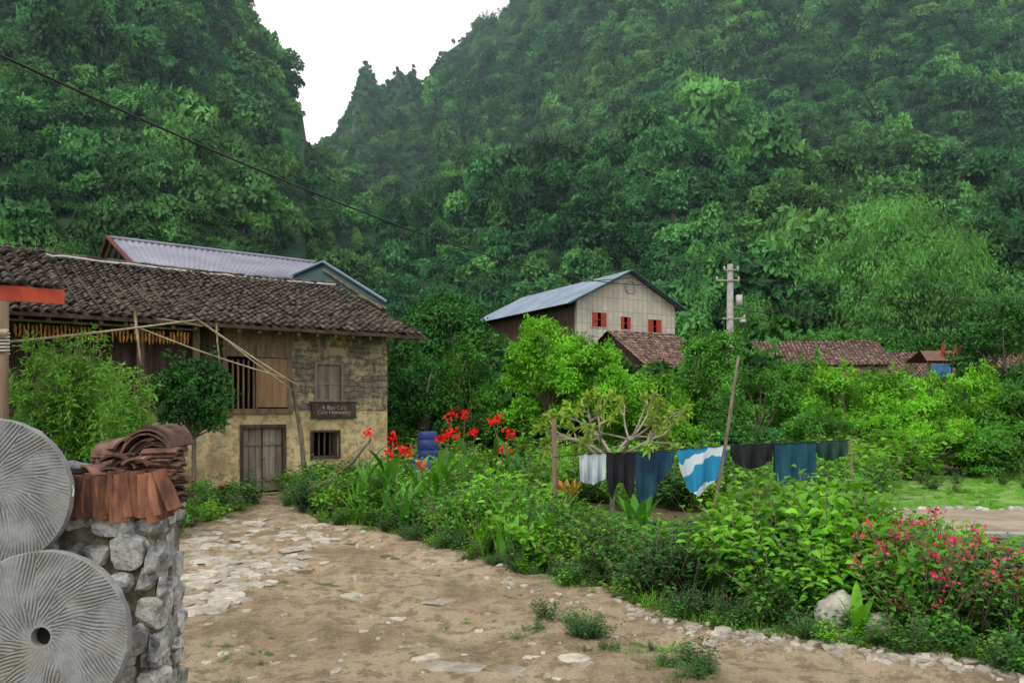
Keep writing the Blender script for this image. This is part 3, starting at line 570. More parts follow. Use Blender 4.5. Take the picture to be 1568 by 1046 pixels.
build('roof',[(np.array([[hx-2.2,hyy-1.4,5.3],[hx+2.2,hyy-1.4,5.3],[hx+1.9,hyy,6.0],[hx-1.9,hyy,6.0],[hx-2.2,hyy+1.4,5.3],[hx+2.2,hyy+1.4,5.3]]),np.array([[0,1,2,3],[3,2,5,4]]))],[M_darkclay],parent=hut)
build('frame',[box(hx+a,hx+a+.15,hyy+b,hyy+b+.15,0,5.3) for a in (-2,-.8,.6,1.9) for b in (-1.2,1.1)]+[box(hx-2,hx+2,hyy-1.2,hyy+1.2,3.6,3.75),box(hx-2,hx+2,hyy-1.3,hyy-1.22,4.2,4.3)],[M_wood],parent=hut)
build('blue_sheet',[box(hx-1.9,hx-.7,hyy-1.36,hyy-1.32,4.3,5.1)],[simplemat('blue_sheet',(.05,.16,.32),(.08,.22,.4),3,.6)],parent=hut)
fl=[]
for px in (1447,1468,1474): 
    q=W(px,556,49); fl.append(tube([(q[0],49,0),(q[0],49,q[2]+1.3)],.04,6,1)); fl.append((np.array([[q[0],49,q[2]+.5],[q[0]-.28,49.05,q[2]+.45],[q[0]-.22,48.97,q[2]+1.15],[q[0],49,q[2]+1.3]]),np.array([[0,1,2,3]]),0))
build('flags',fl,[M_red2,M_bark],parent=hut)

# ---------------- hills
def interp(tab,px): return np.interp(px,[t[0] for t in tab],[t[1] for t in tab])
Ltab=[(-900,-420),(-300,-380),(100,-300),(250,-150),(330,-60),(360,2),(378,38),(400,70),(412,100),(430,128),(452,155),(464,185),(467,232),(500,270),(560,306),(650,355),(800,430),(1000,520),(1300,640),(2600,640)]
Rtab=[(-900,260),(300,240),(460,236),(490,226),(515,208),(530,182),(541,150),(551,114),(560,102),(569,120),(576,138),(586,146),(598,130),(612,118),(620,126),(632,108),(640,137),(652,132),(668,98),(690,78),(712,60),(760,42),(792,24),(806,-6),(840,-70),(950,-170),(1150,-260),(1400,-330),(2600,-380)]
YL,YR,Y0=185.,315.,66.
def hz(px,Y):
    res=[]
    for tab,Yr in ((Ltab,YL),(Rtab,YR)):
        er=(HZ+6-interp(tab,px))/F; es=-.04; t=np.clip((Y-Y0)/(Yr-Y0),0,1)
        e=es+(er-es)*(t**.72); z=CH+np.minimum(Y,Yr)*e; z=z-np.clip(Y-Yr,0,None)*1.3; res.append(z)
    return np.maximum(res[0],res[1])
def hn(x,y):
    v=Vector((x*.011,y*.011,0)); v2=Vector((x*.03,y*.016,5)); v3=Vector((x*.075,y*.05,2))
    return noise.fractal(v,1,2,3)*15+(.5-abs(noise.noise(v2)))*18-5+(.5-abs(noise.noise(v3)))*6
def hfull(px,Y):
    x=(px-CX)/F*Y; z=float(hz(px,Y)); amp=min(1,max(0,(Y-Y0)/70)); 
    prox=1.0
    for Yr in (YL,YR):
        if Yr==YL and px>520: continue
        prox=min(prox,.10+abs(Y-Yr)/45)
    return x,z+(hn(x,Y)-3)*amp*prox
pxs=np.linspace(-620,2250,340); Ys=np.concatenate([np.linspace(Y0-6,YL+2,95),np.linspace(YL+6,YR+1,70),np.linspace(YR+6,YR+90,12)])
HV=np.array([[ (lambda r:(r[0],Y,r[1]))(hfull(p,Y)) for p in pxs] for Y in Ys])
m,nt,out=newmat('hill_rock_undergrowth'); c=coord(nt)
col=ramp(nt,noi(nt,c,.25,6,.7),[(.4,(.010,.034,.014)),(.56,(.024,.07,.025)),(.7,(.045,.10,.03))])
c2=coord(nt,True,(1,1,.35)); rk=ramp(nt,noi(nt,c2,.35,6,.75),[(.35,(.03,.05,.03)),(.6,(.14,.16,.14))])
g=N(nt,'ShaderNodeNewGeometry'); sxyz=N(nt,'ShaderNodeSeparateXYZ'); nt.links.new(g.outputs['Normal'],sxyz.inputs[0])
steep=ramp(nt,sxyz.outputs[2],[(.24,1.),(.36,0.)]); col=mix(nt,steep,col,rk); pbr(nt,out,col,.95,noi(nt,c,.6,6,.7),.9,1.0); M_hill=m
build('hills',[(HV.reshape(-1,3),gridf(len(pxs),len(Ys)))],[M_hill],True)
def fartree(i,mat=None):
    if i<4: p,_=crown((0,0,.55),(1,1,.75),15,62,.21,.14,.33,up=.2); q,_=crown((0,0,.5),(.7,.7,.55),3,40,.26,.17,.5)
    elif i<6: p,_=crown((0,0,.8),(.7,.7,1.05),14,62,.19,.12,.33,up=.2); q,_=crown((0,0,.6),(.5,.5,.8),3,40,.26,.17,.5)
    else:
        P=[];D=[]
        for s in range(26):
            a=rng.uniform(0,6.28);r=rng.uniform(.15,.95);hh=rng.uniform(.7,1.15);t=np.linspace(.2,1,30)
            x=np.cos(a)*r*t**1.9;y=np.sin(a)*r*t**1.9;z=1.7*hh*t-.6*r*t**4
            wdt=.10*np.sin(np.pi*t**.8)+.03
            for rep in range(2):
                P.append(np.stack([x,y,z],1)+rng.normal(size=(30,3))*wdt[:,None]);D.append(np.stack([np.cos(a)*np.ones(30)*.5,np.sin(a)*np.ones(30)*.5,-.8*np.ones(30)],1)+rng.normal(size=(30,3))*.5)
        P=np.concatenate(P);D=np.concatenate(D)
        p=leaves(P,D,rng.normal(size=P.shape)*.4+[0,0,.8],.13,.045); q=tube([(0,0,-.8),(0,0,.3)],.05,6,1)
    tr=tube([(0,0,-.8),(0.02,0,0),(0,0,.5)],[.07,.05,.03],6,1)
    return build('forest_tree_%d'%i,[p,q,tr],[mat or M_far,M_bark],link=False)
var=[fartree(i) for i in range(8)]
pts=[];sc=[];ro=[];ix=[]
n=0
while n<19500:
    px=rng.uniform(-200,1770); Y=math.sqrt(rng.uniform(Y0**2,(YR+6)**2))
    x,z=hfull(px,Y)
    if (HZ-(z-CH)/Y*F)<-60: n+=.6; continue
    if Y>YL and px<455 and z< CH+(HZ-interp(Ltab,px))/F*Y-6: n+=1 if rng.uniform()<.3 else 0; continue
    z2=hfull(px,Y+2)[1]; sl=(z2-z)/2
    if sl<-1.0: n+=.2; continue
    s=math.exp(rng.normal()*.36)*1.95*(.8+.0014*Y)
    near_edge=min(abs(px-465),abs(px-560),abs(px-630))<16 or px>440 and px<720 and Y>275
    if near_edge: s=min(s,2.0)*.58
    v=rng.integers(0,8) if rng.uniform()<.3 else rng.integers(0,6)
    pts.append((x,Y,z-.1*s));sc.append((s,s,s*rng.uniform(.8,1.6)));ro.append((rng.normal()*.15,rng.normal()*.15,rng.uniform(0,6.28)));ix.append(v); n+=1
scatter('forest',pts,ro,sc,ix,var)
M_val=leafmat('valley_leaf',(.032,.125,.028),(.085,.25,.045),.25,.15,.8,.4,.2)
var2=[fartree(i,M_val) for i in (0,1,2,4,6)]
for i,v in enumerate(var2): v.name='valley_tree_%d'%i
pts=[];sc=[];ro=[];ix=[]
for i in range(1700):
    px=rng.uniform(-200,1800);Y=rng.uniform(38,80)
    x=(px-CX)/F*Y
    if px<620 and Y<52: continue
    lim=500 if px<620 else 535
    if px>1180: lim=578 if Y<54 else 505
    dx,dy=x-g0[0],Y-g0[1]; lx=dx*u2[0]+dy*u2[1]; ly=-dx*u2[1]+dy*u2[0]
    if -3<lx<gw+3 and -3<ly<Lh+3: continue
    if abs(x-7.9)<5 and abs(Y-49.5)<6: continue
    if 15<x<38 and 48<Y<63: continue
    zt=CH+(HZ-rng.uniform(lim,lim+55))/F*Y
    if lim>530 and Y<52 and px>780 and px<1110: zt=min(zt,CH+(HZ-578)/F*Y)
    s=zt/1.35*rng.uniform(.8,1); s=min(max(s,1.2),3.6); pts.append((x,Y,max(-.5,zt-1.3*s)));sc.append((s*.9,s*.9,s));ro.append((0,0,rng.uniform(0,6.28)));ix.append(rng.integers(0,5))
scatter('valley_trees',pts,ro,sc,ix,var2)
bamv=[fartree(6,M_bamf),fartree(7,M_bamf),fartree(6,M_bamf)]
for i,v in enumerate(bamv): v.name='bamboo_clump_%d'%i
pts=[];sc=[];ro=[];ix=[]
for (cx,cy,wx,Yb,num,smn) in ((1385,315,62,90,30,5.4),(1310,370,55,86,20,5.0),(1450,365,55,86,20,5.0),(1385,410,110,80,36,4.6),(1500,430,50,78,14,4.2),(205,335,60,100,14,3.2),(60,380,60,86,10,3.2),(1180,470,60,78,8,3.2)):
    for i in range(num):
        px=cx+rng.normal()*wx*.55; Y=Yb+rng.uniform(-6,8); x=(px-CX)/F*Y; s=rng.uniform(.85,1.25)*smn
        zt=CH+(HZ-(cy+rng.uniform(-30,45)+abs(px-cx)*.35))/F*Y
        pts.append((x,Y,zt-1.65*s));sc.append((s*.8,s*.8,s));ro.append((rng.normal()*.12,rng.normal()*.12,rng.uniform(0,6.28)));ix.append(rng.integers(0,3))
scatter('bamboo_grove',pts,ro,sc,ix,bamv)

# ---------------- near trees
def tree(name,px,Y,top,wpx,zb,mat,leaf=.16,nc=42,nl=170,trunk=.12,six=False,cr=.27,fill=.4,low=False,sh=30):
    x=(px-CX)/F*Y; zt=CH+(HZ-top)/F*Y; R=wpx/F*Y/2; c=(x,Y,(zt+zb)/2)
    cw,C=crown(c,(R,R*.9,(zt-zb)/2),nc,nl,leaf,leaf*.5,cr,six=six,fill=fill,low=low,shoots=sh)
    parts=[cw]; fork=np.array([x,Y,zb+.25*(zt-zb)]); parts.append(tube([(x+.1,Y,0),(x,Y,zb*.6),fork],[trunk*1.2,trunk,trunk*.8],6,1))
    for q in C[::2]: parts.append(tube(curve(fork,q,.08,5),np.linspace(trunk*.5,.012,5),6,1,False))
    return build(name,parts,[mat,M_bark])
tree('leafy_tree',685,34,436,175,1.2,M_dark,.2,70,190,low=True,cr=.24)
tree('leafy_tree',650,30,520,120,.1,M_dark,.17,40,150,low=True)
tree('leafy_tree',722,31,495,120,.1,M_mid,.17,40,150,low=True)
tree('leafy_tree',842,30,472,165,1.1,M_bright,.18,76,170,low=True,cr=.22,sh=70)
tree('leafy_tree',905,29,522,130,.9,M_bright,.17,46,170,low=True,cr=.24,sh=50)
tree('leafy_tree',985,30,565,150,.4,M_bright,.17,60,170,low=True,cr=.22,sh=60)
tree('leafy_tree',1090,35,494,125,.8,M_mid,.18,60,180,low=True,cr=.24,sh=50)
tree('leafy_tree',1160,31,548,160,.1,M_mid,.15,60,180,low=True,cr=.24,sh=50)
tree('leafy_tree',1225,33,530,120,.1,M_mid,.17,46,170,low=True,cr=.24,sh=40)
tree('leafy_bush',1300,30,554,180,0,M_bright,.16,84,180,low=True,cr=.2,sh=80)
tree('leafy_bush',1395,30,566,180,0,M_bright,.16,84,180,low=True,cr=.2,sh=80)
tree('leafy_bush',1485,30.5,574,170,0,M_bright,.16,76,180,low=True,cr=.2,sh=80)
tree('leafy_bush',1575,29,590,170,0,M_mid,.16,70,180,low=True,cr=.2,sh=60)
tree('leafy_bush',1345,28,630,150,0,M_bright,.13,56,170,low=True,cr=.22,sh=50)
tree('leafy_bush',1440,28,640,160,0,M_bright,.13,60,170,low=True,cr=.22,sh=50)
tree('leafy_bush',1540,27,655,130,0,M_mid,.13,50,170,low=True,cr=.22,sh=40)
tree('leafy_bush',1250,26,628,150,0,M_mid,.13,50,170,low=True,cr=.22,sh=40)
tree('leafy_bush',1140,25,640,150,0,M_dark,.13,50,170,low=True,cr=.22,sh=40)
tree('leafy_tree',1545,44,428,180,1.5,M_dark,.22,70,180,low=True,cr=.22,sh=40)
tree('leafy_tree',297,18.6,538,118,1.05,M_dark,.13,44,190,.06,cr=.26,sh=30)
def sparse(name,px,Y,R,zb):
    x=(px-CX)/F*Y; parts=[]; tips=[]
    def br(a,d,l,r,dep):
        b=a+d*l; parts.append(tube(curve(a,b,.05,4),np.linspace(r,r*.7,4),6,1,False))
        if dep==0: tips.append((b,d)); return
        for k in range(3 if dep>1 else 2):
            nd=unit(d+rng.normal(size=3)*.55+[0,0,.12]); br(b,nd,l*rng.uniform(.6,.85),r*.68,dep-1)
    o=np.array([x,Y,0.]); top=np.array([x+.05,Y,zb]); parts.append(tube(curve(o,top,.04,4),[.06,.055,.05,.05],6,1))
    for k in range(8):
        a=k*.785+.3; br(top,unit(np.array([math.cos(a),math.sin(a)*.8,.62])),R*.46,.036,2)
    P=[];D=[]
    for b,d in tips:
        for j in range(20): P.append(b-d*rng.uniform(0,.2)); D.append(unit(d*.5+rng.normal(size=3)*.8+[0,0,.15]))
    P=np.array(P);D=np.array(D); parts.append(leaves(P,D,rng.normal(size=P.shape)*.4+[0,0,1],.18*rng.uniform(.7,1.2,len(P)),.07,0,six=True))
    return build(name,parts,[M_yel,simplemat('pale_bark',(.22,.19,.14),(.38,.34,.27),12,.9)])
sparse('plumeria_tree',938,15.3,1.65,1.35)
def bamboo(name,px,Y,top,wpx,n,mat,zlo=.25):
    x=(px-CX)/F*Y; zt=CH+(HZ-top)/F*Y; R=wpx/F*Y/2; parts=[];P=[];D=[]
    for s in range(n):
        a=rng.uniform(0,6.28);r=R*rng.uniform(.1,1);h=zt*rng.uniform(.55,1.0);t=np.linspace(0,1,12)
        Q=np.stack([x+rng.normal()*.2+np.cos(a)*r*t**1.3,Y+np.sin(a)*r*.8*t**1.3,h*t-.25*r*t**3],1); parts.append(tube(Q,np.linspace(.010,.003,12),6,1,False))
        for k in range(44):
            tt=rng.uniform(zlo,1); i=min(int(tt*11),10); f=tt*11-i; q=Q[i]*(1-f)+Q[i+1]*f; dd=rdir(1)[0]*[1,1,.5]; l=rng.uniform(.1,.38)
            for j in range(7):
                P.append(q+dd*l*(j+1)/7+[0,0,-.06*(j/7)**2]);D.append(dd*.7+rng.normal(size=3)*.55+[0,0,-.25])
    P=np.array(P);D=np.array(D); parts.append(leaves(P,D,rng.normal(size=P.shape)*.5+[0,0,.8],.12*rng.uniform(.6,1.3,len(P)),.03,0))
    return build(name,parts,[mat,M_bark])
bamboo('bamboo_bush',100,13.5,494,190,84,M_bam)
bamboo('bamboo_bush',185,15.5,545,80,26,M_bam)

# ---------------- garden plants
def stemplant(nm,h,spread,nst,lL,lW,mat,nleaf=16,fl=None,nfl=0,six=True,nfp=9):
    parts=[];P=[];D=[];NN=[];FP=[]
    for s in range(nst):
        a=rng.uniform(0,6.28);r=spread*math.sqrt(rng.uniform(0,1));hh=h*rng.uniform(.55,1.0)*(1-.25*r/spread);t=np.linspace(0,1,8)
        Q=np.stack([np.cos(a)*r*(.25+.75*t**1.2)+rng.normal()*.02,np.sin(a)*r*(.25+.75*t**1.2),hh*t],1); Q[:,:2]+=rng.normal(size=(1,2))*.04*t[:,None]*4
        parts.append(tube(Q,np.linspace(.008,.003,8),6,1,False))
        for k in range(nleaf):
            tt=.15+.85*(k+.5)/nleaf; i=min(int(tt*7),6); f=tt*7-i; q=Q[i]*(1-f)+Q[i+1]*f; an=k*2.4+rng.normal()*.4
            d=np.array([math.cos(an),math.sin(an),.35+rng.normal()*.25]); P.append(q+d*.03);D.append(d);NN.append(np.array([0,0,1.])+rng.normal(size=3)*.3)
        if fl is not None: FP.append(Q[-1])
    P=np.array(P);D=np.array(D);NN=np.array(NN);n=len(P)
    parts.append(leaves(P,D,NN,lL*rng.uniform(.55,1.2,n),lW*rng.uniform(.8,1.15,n),0,six=six,droop=.3))
    mats=[mat,M_bark]
    if fl is not None:
        mats.append(fl); q=[];dd=[]
        for f in FP:
            if rng.uniform()<nfl:
                for k in range(nfp): q.append(f+rng.normal(size=3)*[.035,.035,.03]);dd.append(rdir(1)[0]+[0,0,.3])
        if q: q=np.array(q);dd=np.array(dd); parts.append(leaves(q,dd,rng.normal(size=q.shape),.036,.032,2))
    return build(nm,parts,mats,link=False)
def strap(base,a,L,Wd,droop,lean,k=0,n=7):
    t=np.linspace(0,1,n); d=np.array([math.cos(a),math.sin(a)]); out=lean*t*L+droop*L*t**2.2; z=L*t*math.sqrt(max(.1,1-lean*lean))-droop*.6*L*t**2.6
    wd=Wd*np.sin(np.pi*np.clip(t*.86+.12,0,1))**.8; wd[-1]=.002; s=np.array([-d[1],d[0]])
    c=np.stack([base[0]+d[0]*out,base[1]+d[1]*out,base[2]+z],1)
    l=c.copy();l[:,:2]+=s*wd[:,None]/2; l[:,2]+=wd*.15; r=c.copy();r[:,:2]-=s*wd[:,None]/2; r[:,2]+=wd*.15
    V=np.concatenate([l,c,r]);i=np.arange(n-1); return (V,np.concatenate([np.stack([i,i+1,n+i+1,n+i],1),np.stack([n+i,n+i+1,2*n+i+1,2*n+i],1)]),k)
def canna(nm,h,nl,mat,wd=.13,sp=.25,lean=.35):
    ps=[]
    for i in range(nl):
        a=rng.uniform(0,6.28); ps.append(strap((rng.normal()*sp*.5,rng.normal()*sp*.5,0),a,h*rng.uniform(.55,1.05),wd*rng.uniform(.7,1.2),rng.uniform(.03,.3),rng.uniform(.02,lean)))
    return build(nm,ps,[mat],True,link=False)
def grass(nm,h,nb,sp,mat,wd=.012):
    ps=[]
    for i in range(nb): ps.append(strap((rng.normal()*sp*.5,rng.normal()*sp*.5,0),rng.uniform(0,6.28),h*rng.uniform(.4,1),wd,rng.uniform(.1,.5),rng.uniform(.1,.6),0,4))
    return build(nm,ps,[mat],link=False)
K=[stemplant('gp_00',.9,.42,20,.12,.07,M_mid,15),stemplant('gp_01',1.0,.42,17,.15,.095,M_bright,14),stemplant('gp_02',.7,.42,22,.09,.05,M_bright,15),stemplant('gp_03',.8,.42,22,.10,.055,M_dark,15),
   stemplant('gp_04',.6,.4,24,.08,.05,M_mid,14,M_pink,.07),canna('gp_05',1.0,16,M_mid),canna('gp_06',.9,22,M_bright,.05,.2,.5),stemplant('gp_07',1.0,.38,13,.18,.13,M_bright,12),
   stemplant('gp_08',.7,.45,30,.06,.035,M_purp,18),stemplant('gp_09',.9,.5,34,.07,.04,M_mid,16,M_pink,.33),grass('gp_10',.5,70,.35,M_bright,.016),grass('gp_11',.25,60,.3,M_mid),stemplant('gp_12',.35,.25,14,.06,.035,M_bright,8)]
pts=[];sc=[];ro=[];ix=[]
def put(x,y,k,s,sz=None):
    pts.append((x,y,0));sc.append((s,s,sz or s));ro.append((rng.normal()*.07,rng.normal()*.07,rng.uniform(0,6.28)));ix.append(k)
def epy(px): return np.interp(px,[452,470,560,650,800,950,1050,1300,1568,1750],[780,797,814,834,884,917,957,987,1030,1062])
toptab=[(440,735),(480,702),(560,698),(650,722),(700,740),(760,692),(830,735),(900,765),(950,780),(1030,795),(1090,785),(1140,740),(1170,725),(1250,712),(1330,738),(1380,780),(1450,786),(1520,815),(1600,825),(1800,840)]
for i in range(640):
    px=rng.uniform(455,1720); pyE=epy(px); ye=CH*F/(pyE-HZ); dep=rng.uniform(0,1)**1.1; Y=ye*(1+.02)+.35+dep*(6.5 if px<1150 else 3.6); x=(px-CX)/F*Y
    if px>1350 and Y>12.0: continue
    zt=CH+(HZ-interp(toptab,px))/F*Y
    lim=.35+1.3*min(1,(Y-ye)/1.5)
    if px>1400: lim+=.25
    h=min(zt*(1.08-.6*rng.uniform()**1.8),lim*rng.uniform(.7,1.15),1.9)
    if h<.2: continue
    k=rng.choice([0,1,2,3,4,7,6,5,12],p=[.20,.18,.17,.18,.04,.10,.05,.05,.03])
    if px<860 and px>520 and rng.uniform()<.35: k=rng.choice([5,5,6])
    if 1120<px<1380 and Y<12.5 and rng.uniform()<.4: k=rng.choice([1,7])
    if px>1430 and Y<9.3: k=rng.choice([9,8,8,4,2,3])
    if 1370<px<1510 and rng.uniform()<.25: k=9
    if 940<px<1120 and rng.uniform()<.14: k=4
    bh=[.9,1.0,.7,.8,.6,1.0,.9,1.0,.7,.9,.5,.25,.35][k]; sz=h/bh; put(x,Y,k,min(max(sz,.55),1.2),sz)
for i in range(240):
    px=rng.uniform(440,1720); Y=CH*F/(epy(px)-HZ)+rng.uniform(-.25,.5); put((px-CX)/F*Y,Y,rng.choice([10,11,12,2,3,3,0]),rng.uniform(.15,.65))
for i in range(95):
    t=rng.uniform(0,1)**.8; px=800+ t*290+rng.normal()*26; py=955+t*92+rng.normal()*9
    x,y=G(px,py); put(x,y,rng.choice([11,12,12,3]),rng.uniform(.12,.5))
for i in range(26):
    x,y=G(720+rng.normal()*40,940+rng.normal()*8); put(x,y,rng.choice([11,12]),rng.uniform(.1,.25))
for i in range(44):
    x,y=G(345+rng.normal()*26,985+rng.normal()*28); put(x,y,rng.choice([11,12]),rng.uniform(.12,.35))
for i in range(50):
    x,y=G(rng.uniform(300,1000),rng.uniform(800,1040)); put(x,y,rng.choice([11,12]),rng.uniform(.06,.18))
for i in range(280):
    px=rng.uniform(480,1400);Y=rng.uniform(18.5,28);x=(px-CX)/F*Y
    if px<600 and Y>22.0: continue
    if px>1340 and Y<26: continue
    if px<620 and Y<20: continue
    put(x,Y,rng.choice([0,1,3,2]),rng.uniform(1.2,2.0),rng.uniform(1.0,1.9))
for i in range(30):
    px=rng.uniform(300,362);py=rng.uniform(725,758);x,y=G(px,py); put(x,y-.1,rng.choice([0,2,3,12]),rng.uniform(.3,.7))
for i in range(24):
    x,y=G(rng.uniform(445,480),rng.uniform(752,775)); put(x,y,rng.choice([0,3,2]),rng.uniform(.5,1.0))
for i in range(1300):
    x=rng.uniform(7,22);y=rng.uniform(17.8,27); put(x,y,rng.choice([11,11,10]),rng.uniform(.3,.7),rng.uniform(.2,.45))
for i in range(45):
    x=rng.uniform(8,20);y=rng.uniform(21,27)
    put(x,y,rng.choice([0,2,3]),rng.uniform(.3,.8))
for i in range(90): put(rng.uniform(-9.5,-6.2),rng.uniform(12,19.5),rng.choice([0,2,3]),rng.uniform(.6,1.3))
scatter('garden_plants',pts,ro,sc,ix,K)
fl=[];
for (px,py) in [(566,664),(602,672),(597,694),(612,690),(645,716),(690,637),(712,636),(688,664),(700,668),(726,664),(762,640),(780,660),(770,690),(778,692),(755,646),(622,694),(676,672)]:
    Y=rng.uniform(16.0,17.4); q=W(px,py,Y); base=np.array([q[0]+rng.normal()*.15,Y,0]); fl.append(tube(curve(base,q,.03,5),np.linspace(.012,.006,5),6,1))
    n=24; P=q+rng.normal(size=(n,3))*[.055,.05,.06]; fl.append(leaves(P,rdir(n)+[0,0,.3],rng.normal(size=(n,3)),.08,.06,2))
    for k in range(6): fl.append(strap((base[0],base[1],q[2]*.12*k),rng.uniform(0,6.28),.7,.13,.25,.45,0))
build('red_canna_lily',fl,[M_mid,M_bark,M_red])
bp=[]; x,y=G(1312,985)
for a,l,ln in ((1.2,.62,.05),(3.0,.5,.28),(.2,.5,.3),(4.6,.45,.3),(5.5,.36,.4)): bp.append(strap((x,y,.05),a,l,.12,.12,ln))
build('banana_plant',bp,[M_bright],True)
bp=[];x,y=G(1000,860)
for a in np.arange(0,6,.8): bp.append(strap((x,y+1.5,.1),a,.9,.2,.15,.35))
bp2=[];q=G(868,800)
for a in np.arange(0,6.2,.5): bp2.append(strap((q[0],q[1],.25),a,.75,.17,.1,.4))
build('broad_leaf_plant',bp,[M_mid],True)
build('croton_plant',bp2,[leafmat('croton_leaf',(.5,.42,.06),(.6,.18,.08),.3,4,.2,.6)],True)

# ---------------- washing line
wl=empty('washing_line'); YL0=14.6
def LZ(px): return CH+(HZ-np.interp(px,[850,890,1000,1120,1300],[700,695,691,681,674]))/F*YL0
b=W(1131,545,14.4); a=W(1085,832,14.4)
build('leaning_pole',[tube([(a[0],14.4,0),(a+b)/2+[.02,0,0],b],[.04,.035,.025],6)],[M_bark],True,parent=wl)
pa=W(848,640,14.8); build('posts',[tube([(pa[0],14.8,0),(pa[0]+.02,14.8,1.2),(pa[0],14.8,2.2)],[.06,.055,.05],6)],[M_wood],True,parent=wl)
xr=(1302-CX)/F*14.6; build('stick',[tube([(xr+.1,14.6,0),(xr+.04,14.6,.9),(xr,14.6,1.86)],[.025,.022,.018],6)],[M_bark],True,parent=wl)
lp=np.array([[(px-CX)/F*YL0,YL0,LZ(px)] for px in np.linspace(848,1302,30)]); build('line',[tube(lp,.010,6)],[M_wire],True,parent=wl)
def cloth(name,px0,px1,lens,mat,seed,tx=0,sag=0):
    nx,nz=40,24; s=np.linspace(0,1,nx); V=[]
    Ls=np.interp(s,np.linspace(0,1,len(lens)),lens)/F*YL0
    for side,dy in ((1,-.03),(0,.03)):
        for j in range(nz):
            v=j/(nz-1)
            for i in range(nx):
                l=Ls[i]*(1 if side else .78)
                pinch=1-.08*v
                px=px0+(px1-px0)*s[i]
                x=(px0+(px1-px0)*(.5+(s[i]-.5)*pinch)-CX)/F*YL0+tx*v
                fold=(math.sin(s[i]*15+seed+v*1.8)*.055+math.sin(s[i]*33+seed*2-v)*.025)*(.2+v)
                scl=-.035*abs(math.sin(s[i]*math.pi*3+seed))*(1-v)
                V.append([x,YL0+dy*(1+.5*v)+fold,LZ(px)+.012+scl-l*v])
    f=gridf(nx,nz); top=np.array([[i,i+1,nx*nz+i+1,nx*nz+i] for i in range(nx-1)])
    return build(name,[(np.array(V),np.concatenate([f,f+nx*nz,top]))],[mat],True,parent=wl)
def fab(n,a,b,sc=1.5): return simplemat(n,a,b,sc,.9,.2,.005,lo=.4,hi=.6)
cloth('grey_shirt',887,928,[42,46,48,45,40],fab('grey_fabric',(.36,.40,.45),(.48,.52,.55)),1)
cloth('black_trousers',928,972,[60,72,46,48,70,62],fab('black_fabric',(.012,.013,.016),(.02,.02,.025)),2)
cloth('navy_shirt',970,1034,[60,90,80,56,36,20],fab('navy_fabric',(.012,.04,.08),(.02,.07,.11)),3)
m,nt,out=newmat('blue_white_towel'); c=coord(nt,True); sx=N(nt,'ShaderNodeSeparateXYZ'); nt.links.new(c,sx.inputs[0])
dg=mth(nt,'ADD',mth(nt,'MULTIPLY',sx.outputs[0],-.6),sx.outputs[2]); dg=mth(nt,'ADD',dg,mth(nt,'MULTIPLY',noi(nt,c,4,3),.55))
f2=mth(nt,'MODULO',mth(nt,'MULTIPLY',mth(nt,'ADD',dg,5.0),1.45),1.0)
col=mix(nt,ramp(nt,f2,[(.0,0.),(.58,0.),(.62,1.),(1.,1.)]),(.02,.22,.40),(.55,.63,.68)); pbr(nt,out,col,.9,noi(nt,c,40,3),.2,.004)
cloth('blue_white_towel',1036,1116,[28,64,76,62,48,28],m,4)
cloth('black_shirt',1118,1184,[24,36,40,34,28],fab('black_fabric',(.012,.014,.016),(.022,.024,.026)),5)
cloth('teal_shirt',1184,1250,[60,78,64,74,58],fab('teal_fabric',(.01,.05,.08),(.015,.08,.11)),6)
cloth('green_cloth',1250,1297,[24,32,28,24],fab('dark_green_fabric',(.012,.04,.03),(.02,.06,.04)),7)
q=[W(462,782,18.6),W(470,752,18.5),W(505,735,18.2),W(540,708,17.8),W(568,672,17.4)]; build('bent_branch',[tube(q,[.05,.045,.04,.035,.025],6)],[M_bark],True)
def lathe(prof,c,n=24):
    th=np.arange(n)*2*np.pi/n; V=np.array([[c[0]+r*math.cos(t),c[1]+r*math.sin(t),c[2]+z] for r,z in prof for t in th]); Fq=[[i*n+j,i*n+(j+1)%n,(i+1)*n+(j+1)%n,(i+1)*n+j] for i in range(len(prof)-1) for j in range(n)]; return (V,np.array(Fq),0)
M_blue=simplemat('blue_plastic',(.02,.035,.14),(.035,.055,.20),3,.5,.05)
x=(655-CX)/F*22.5
build('blue_barrel',[lathe([(0.01,0),(.26,0),(.27,.05),(.3,.2),(.28,.22),(.3,.24),(.31,.5),(.29,.52),(.31,.54),(.27,.7),(.25,.74),(.01,.74)],(x,22.5,1.0)),lathe([(0.01,0),(.45,0),(.45,1.0),(.01,1.0)],(x,22.5,0))],[M_blue],True)
for (px,py,r) in ((345,760,.17),(312,752,.14),(362,750,.13)):
    x,y=G(px,py); build('flower_pot',[lathe([(.01,0),(r*.65,0),(r*.95,r*1.4),(r*1.05,r*1.4),(r*1.05,r*1.6),(r*.9,r*1.6),(r*.85,r*1.35),(.01,r*1.3)],(x,y,.03))],[M_clay],True)
